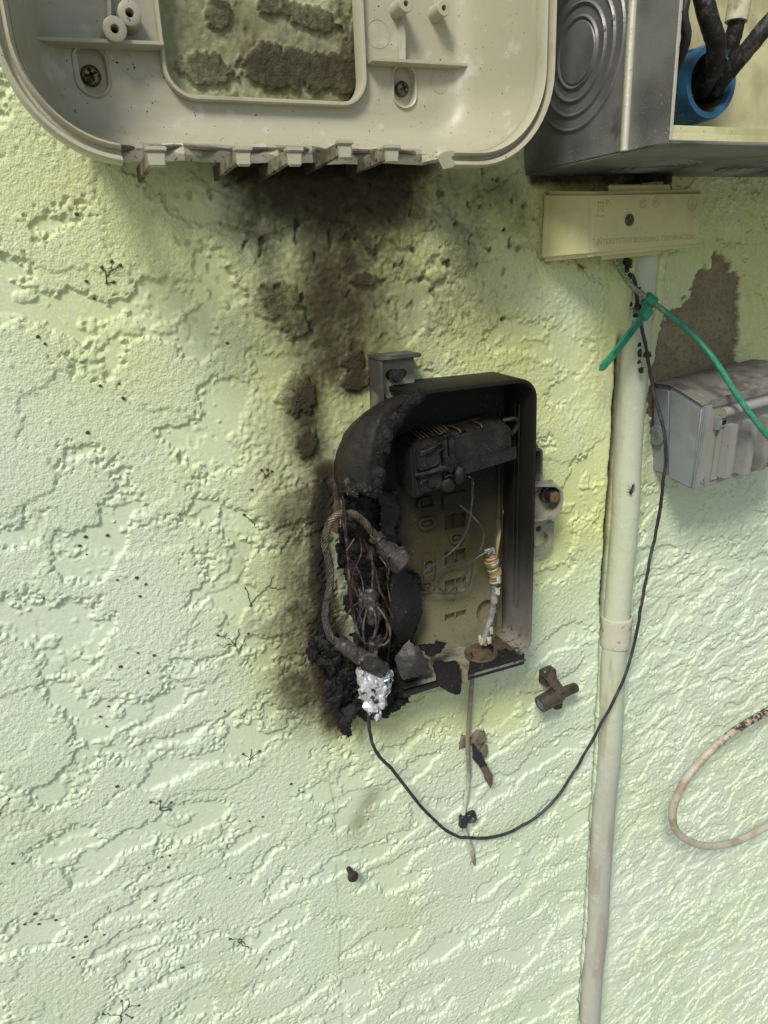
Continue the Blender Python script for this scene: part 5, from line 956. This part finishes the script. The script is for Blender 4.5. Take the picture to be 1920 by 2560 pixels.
MB().tube(spline([W(.330, .030, -.128), W(.340, .034, -.127), W(.3425, .034, -.133), W(.338, .034, -.139), W(.3325, .034, -.140)], 5), .0022, 8).build('pull_loop', m_nidw, t)
q = MB(); rnd = random.Random(21)
for k in range(26):
    x = .240 + .088 * rnd.random(); q.lump(W(x, .014 + .026 * rnd.random(), -.1285 - .012 * rnd.random() - .008 * (x < .26)), (.0026, .002, .0018), .7, 300, k, 2, .8)
for k in range(10):
    x = .242 + .05 * rnd.random(); z = -.178 + .05 * rnd.random(); a = W(x, .044, z); v = Vector((rnd.uniform(-.5, 1), rnd.uniform(-.4, .1), rnd.uniform(-1, .3))) * .010; q.tube(spline([a, a + v * .5 + Vector((0, -.001, .002)), a + v], 4), [.0010, .0005], 5, wob=.4)
q.build('melted_drips', m_char, t)
# drop cable with its coloured wires wrapped round it
t = thing('wrapped_drop_cable', 'peeling grey cable with coloured wires wrapped round its top inside the box', 'cable', P(1210, 1600, .03))
m_jack = M('peeling_jacket', (.17, .17, .17), .5, layers=[dict(col=(.27, .25, .20), scale=70, lo=.52, hi=.62), dict(col=(.07, .065, .06), scale=80, lo=.58, hi=.68)], bump=(220, .0014))
jp = PS([(1208, 1612, .030), (1216, 1580, .028), (1228, 1540, .026), (1236, 1500, .025), (1238, 1465, .025), (1234, 1425, .026), (1228, 1398, .027), (1224, 1380, .028)], 8)
MB().tube(jp, .0033, 12, wob=.3).build('jacket', m_jack, t)
q = MB(); rnd = random.Random(9)
for (x, y) in ((1200, 1598), (1228, 1578), (1222, 1600), (1244, 1480), (1246, 1450), (1205, 1604)): q.plate([P(x - 5, y - 8, .034), P(x + 4, y - 9, .034), P(x + 6, y + 7, .034), P(x - 3, y + 9, .034)], .0008, 3, .0006, .0005, x)
q.build('peeled_flakes', M('cream_peel', (.48, .44, .30), .6, bump=(300, .0006)), t)
m_w = [M('wrap_orange', (.36, .15, .05), .5, layers=[dict(col=(.10, .05, .02), scale=100, lo=.5, hi=.65)]), M('wrap_white', (.42, .38, .28), .5, layers=[dict(col=(.15, .12, .07), scale=120, lo=.5, hi=.65)]), M('wrap_green', (.07, .16, .06), .5, layers=[dict(col=(.03, .05, .02), scale=100, lo=.5, hi=.65)])]
wp_ = PS([(1240, 1455, .0255), (1236, 1430, .026), (1230, 1405, .027), (1226, 1382, .028)], 30); turns = 12
for s, mm in enumerate(m_w):
    pts = []; a = Vector((1, 0, 0)); n = len(wp_)
    for i, p in enumerate(wp_):
        for k in range(2):
            u = (i + k / 2) / n; tn = (wp_[min(i + 1, n - 1)] - wp_[max(i - 1, 0)]).normalized(); a_ = (a - tn * a.dot(tn)).normalized(); b_ = tn.cross(a_)
            pp_ = p.lerp(wp_[min(i + 1, n - 1)], k / 2); th = u * 5.0 * 2 * math.pi + s * 2.1; R_ = .0043 + .0006 * math.sin(u * 20 + s) + .0012 * u; pts.append(pp_ + (a_ * math.cos(th) + b_ * math.sin(th)) * R_)
    MB().tube(pts, .00125, 6).build('wrapped_wire', mm, t, label=('orange', 'white', 'green')[s] + ' wrapped wire')
m_burn = [M('tip_%d' % k, c_, .5, layers=[dict(col=(.02, .018, .016), scale=60, pos=[('Z', -.235, -.222)], wob=.008, amt=.95)]) for k, c_ in enumerate([(.42, .24, .08), (.40, .34, .22), (.08, .18, .06), (.42, .28, .12), (.30, .26, .18), (.05, .05, .05)])]
for k, x in enumerate((0, 2.6, -2.6, 4.6, 1.2, -4.5)):
    MB().tube(PS([(1238 + x * .5, 1392, .029), (1240 + x * .8, 1375, .032), (1243 + x, 1350, .035), (1246 + x, 1325, .036), (1243 + x * 1.2, 1298 + k, .036)], 5), .0009, 6).build('loose_wire', m_burn[k], t)
MB().tube(PS([(1222, 1385, .030), (1232, 1372, .033), (1236, 1384, .034)], 5), .0016, 8).build('loose_wire', m_jack, t)
m_thin = M('blue_black_wire', (.028, .032, .04), .5, layers=[dict(col=(.07, .065, .055), scale=60, lo=.5, hi=.66)])
cable('looped_thin_wire', 'thin dark wire making a wide loop across the box back panel, outer one', [(1180, 1202, .034), (1180, 1250, .030), (1172, 1310, .026), (1150, 1358, .022), (1110, 1395, .022), (1070, 1422, .024), (1054, 1448, .024), (1066, 1474, .022), (1110, 1484, .020), (1150, 1480, .020), (1172, 1462, .022), (1180, 1430, .024), (1184, 1405, .026), (1200, 1390, .028), (1228, 1376, .031)], .0009, m_thin, 8, 6, .1, 'wire')
cable('looped_thin_wire', 'thin dark wire making a smaller loop across the box back panel, inner one', [(1148, 1262, .026), (1165, 1275, .028), (1190, 1300, .030), (1208, 1325, .030), (1208, 1355, .028), (1196, 1385, .026), (1180, 1412, .024), (1160, 1440, .022), (1140, 1466, .020), (1118, 1482, .018), (1098, 1468, .018), (1090, 1445, .018), (1104, 1422, .018), (1140, 1408, .018), (1170, 1400, .018)], .0008, m_thin, 8, 6, .1, 'wire')
cable('hair_wire', 'hair-thin wire hanging from the terminal block', [(1172, 1192, .042), (1182, 1200, .040), (1184, 1225, .036), (1180, 1260, .030)], .0006, m_ashw, 6, 5, .1, 'wire')

# ------------------------------------------------------------------ dried creeper pads and tendrils on the stucco
m_creep = M('dried_creeper', (.065, .048, .030), .8, bump=(500, .0006))
HG = H.reshape(nz_, nx_)
def wh(x, z):
    i = min(max(int(np.searchsorted(gx, x)), 0), nx_ - 1); j = min(max(int(np.searchsorted(gz, z)), 0), nz_ - 1); return float(HG[j, i])
def onwall(px, py, up=.0006):
    q = P(px, py, .001); h = wh(q.x, q.z - ZC); return P(px, py, h + up)
def pads(lst, ox, oy, s): return [(ox + x / s, oy + y / s) for x, y in lst]
dots = pads([(447, 628), (397, 280), (519, 1170), (617, 1160), (640, 1235), (455, 1412), (1180, 950), (195, 915), (232, 952), (490, 720)], 0, 400, 2.074) + pads([(395, 262), (495, 255), (367, 302), (400, 343), (540, 460), (630, 450), (672, 480), (645, 535), (635, 797), (710, 808), (555, 860), (680, 888), (500, 1043), (460, 1090), (490, 1135), (1035, 1065), (1120, 1090), (200, 548), (1160, 45)], 0, 1200, 1.843) + pads([(540, 122), (57, 477), (745, 447), (783, 440), (685, 497), (775, 495), (712, 648), (160, 710), (178, 757), (257, 738), (113, 757), (395, 815), (403, 835), (480, 805), (335, 910), (595, 930), (1060, 545), (1210, 262), (1150, 282), (1060, 825), (1228, 918), (840, 958), (20, 1018), (1340, 110), (1375, 142), (1395, 148)], 0, 1900, 1.843)
for k, (px, py) in enumerate(dots):
    r = .00075 + .0005 * random.random(); a = random.random() * 3
    o = MB().lump(onwall(px, py), (r * 1.35, .0007, r), .25, 400, k, 2).build('creeper_pad', m_creep); tag(o, 'tiny dark dried creeper pad stuck to the stucco left of the burned box', 'plant remnant', 'dried creeper pads')
def tendril(lab, stems, s, ox, oy, padr=.0016):
    t_ = thing('creeper_tendril', lab, 'plant remnant', onwall(ox + stems[0][0][0] / s, oy + stems[0][0][1] / s, 0), 'dried creeper tendrils')
    for st, pad in stems:
        pts = [(ox + x / s, oy + y / s) for x, y in ([st] if isinstance(st, tuple) else st)]
        w = []
        for i in range(len(pts) - 1):
            for k in range(4):
                u = k / 4; x = pts[i][0] * (1 - u) + pts[i + 1][0] * u; y = pts[i][1] * (1 - u) + pts[i + 1][1] * u; w.append(onwall(x + random.gauss(0, 1.5), y + random.gauss(0, 1.5), .0006))
        w.append(onwall(*pts[-1], .0006)); MB().tube(w, [.00055, .0004], 5).build('stem', m_creep, t_)
        if pad: MB().lump(onwall(*pts[-1]), (padr, .0008, padr * .85), .3, 400, int(pts[-1][0]), 2).build('pad', m_creep, t_)
def TD(lab, stems, s, ox, oy):
    tt = []
    for st in stems: tt.append((st[:-1] if st[-1] in (0, 1) else st, st[-1] == 1))
    t_ = thing('creeper_tendril', lab, 'plant remnant', onwall(ox + tt[0][0][0][0] / s, oy + tt[0][0][0][1] / s, 0), 'dried creeper tendrils')
    for st, pad in tt:
        pts = [(ox + x / s, oy + y / s) for x, y in st]; w = []
        for i in range(len(pts) - 1):
            for k in range(4):
                u = k / 4; w.append(onwall(pts[i][0] * (1 - u) + pts[i + 1][0] * u + random.gauss(0, 1.5), pts[i][1] * (1 - u) + pts[i + 1][1] * u + random.gauss(0, 1.5), .0006))
        w.append(onwall(*pts[-1], .0006)); MB().tube(w, [.0004, .00024], 5).build('stem', m_creep, t_)
        if pad: MB().lump(onwall(*pts[-1]), (.0013, .0007, .0011), .3, 400, int(pts[-1][0]), 2).build('pad', m_creep, t_)
TD('dark dried creeper tendril with four round pads at upper left', [[(548, 640), (555, 600), (540, 575), (527, 555), 1], [(555, 600), (580, 570), (580, 525), 1], [(575, 572), (605, 560), (622, 546), 1], [(548, 640), (565, 638), (588, 632), 1]], 2.074, 0, 400)
TD('dried creeper tendril on the sooty stucco above left of the burned box', [[(1530, 1270), (1545, 1220), (1520, 1190), 1], [(1540, 1245), (1575, 1235), (1560, 1195), 0]], 2.074, 0, 400)
TD('small three-pad dried creeper tendril left of the melted corner', [[(1375, 1650), (1370, 1625), (1357, 1607), 1], [(1375, 1650), (1390, 1630), (1387, 1605), 1], [(1385, 1640), (1410, 1615), 1]], 2.074, 0, 400)
TD('short dried creeper stem with one pad level with the braided cable arch', [[(1175, 215), (1155, 185), (1125, 160), 1]], 1.843, 0, 1200)
TD('long thin dried creeper stem left of the braided cable', [[(1127, 490), (1145, 535), (1155, 578), 1], [(1155, 578), (1185, 535), (1225, 505), (1250, 470), (1262, 440), 0], [(1240, 490), (1280, 502), (1320, 495), 0]], 1.843, 0, 1200)
TD('branching dried creeper tendril left of the charred lumps', [[(1100, 795), (1080, 765), (1060, 735), (1030, 722), (1005, 715), 1], [(1080, 765), (1095, 720), (1105, 685), 0], [(1100, 795), (1120, 750), (1145, 708), 1], [(1065, 755), (1025, 770), 0]], 1.843, 0, 1200)
TD('small forked dried creeper tendril below left of the burned box', [[(1140, 1320), (1155, 1285), (1120, 1262), 1], [(1150, 1290), (1160, 1240), 0], [(1150, 1290), (1195, 1250), 1]], 1.843, 0, 1200)
TD('thin dried creeper stem at the left edge low on the wall', [[(-8, 262), (15, 215), (45, 180), 1]], 1.843, 0, 1900)
TD('dried creeper tendril with several pads in the lower left', [[(735, 232), (738, 190), 1], [(735, 225), (770, 215), (788, 195), 1], [(735, 228), (785, 230), 1], [(728, 205), (695, 195), 1]], 1.843, 0, 1900)
TD('largest branching dried creeper tendril at the bottom left edge of the photo', [[(550, 1215), (565, 1165), (560, 1110), 1], [(565, 1165), (600, 1130), (640, 1132), 1], [(560, 1180), (520, 1175), (475, 1172), 1], [(590, 1140), (592, 1100), 0], [(575, 1170), (610, 1188), 1]], 1.843, 0, 1900)
TD('brown dried creeper tangle low on the wall left of the nail', [[(1090, 860), (1115, 830), (1060, 825), 1], [(1100, 845), (1140, 860), (1160, 872), 0], [(1110, 835), (1130, 850), 0]], 1.843, 0, 1900)
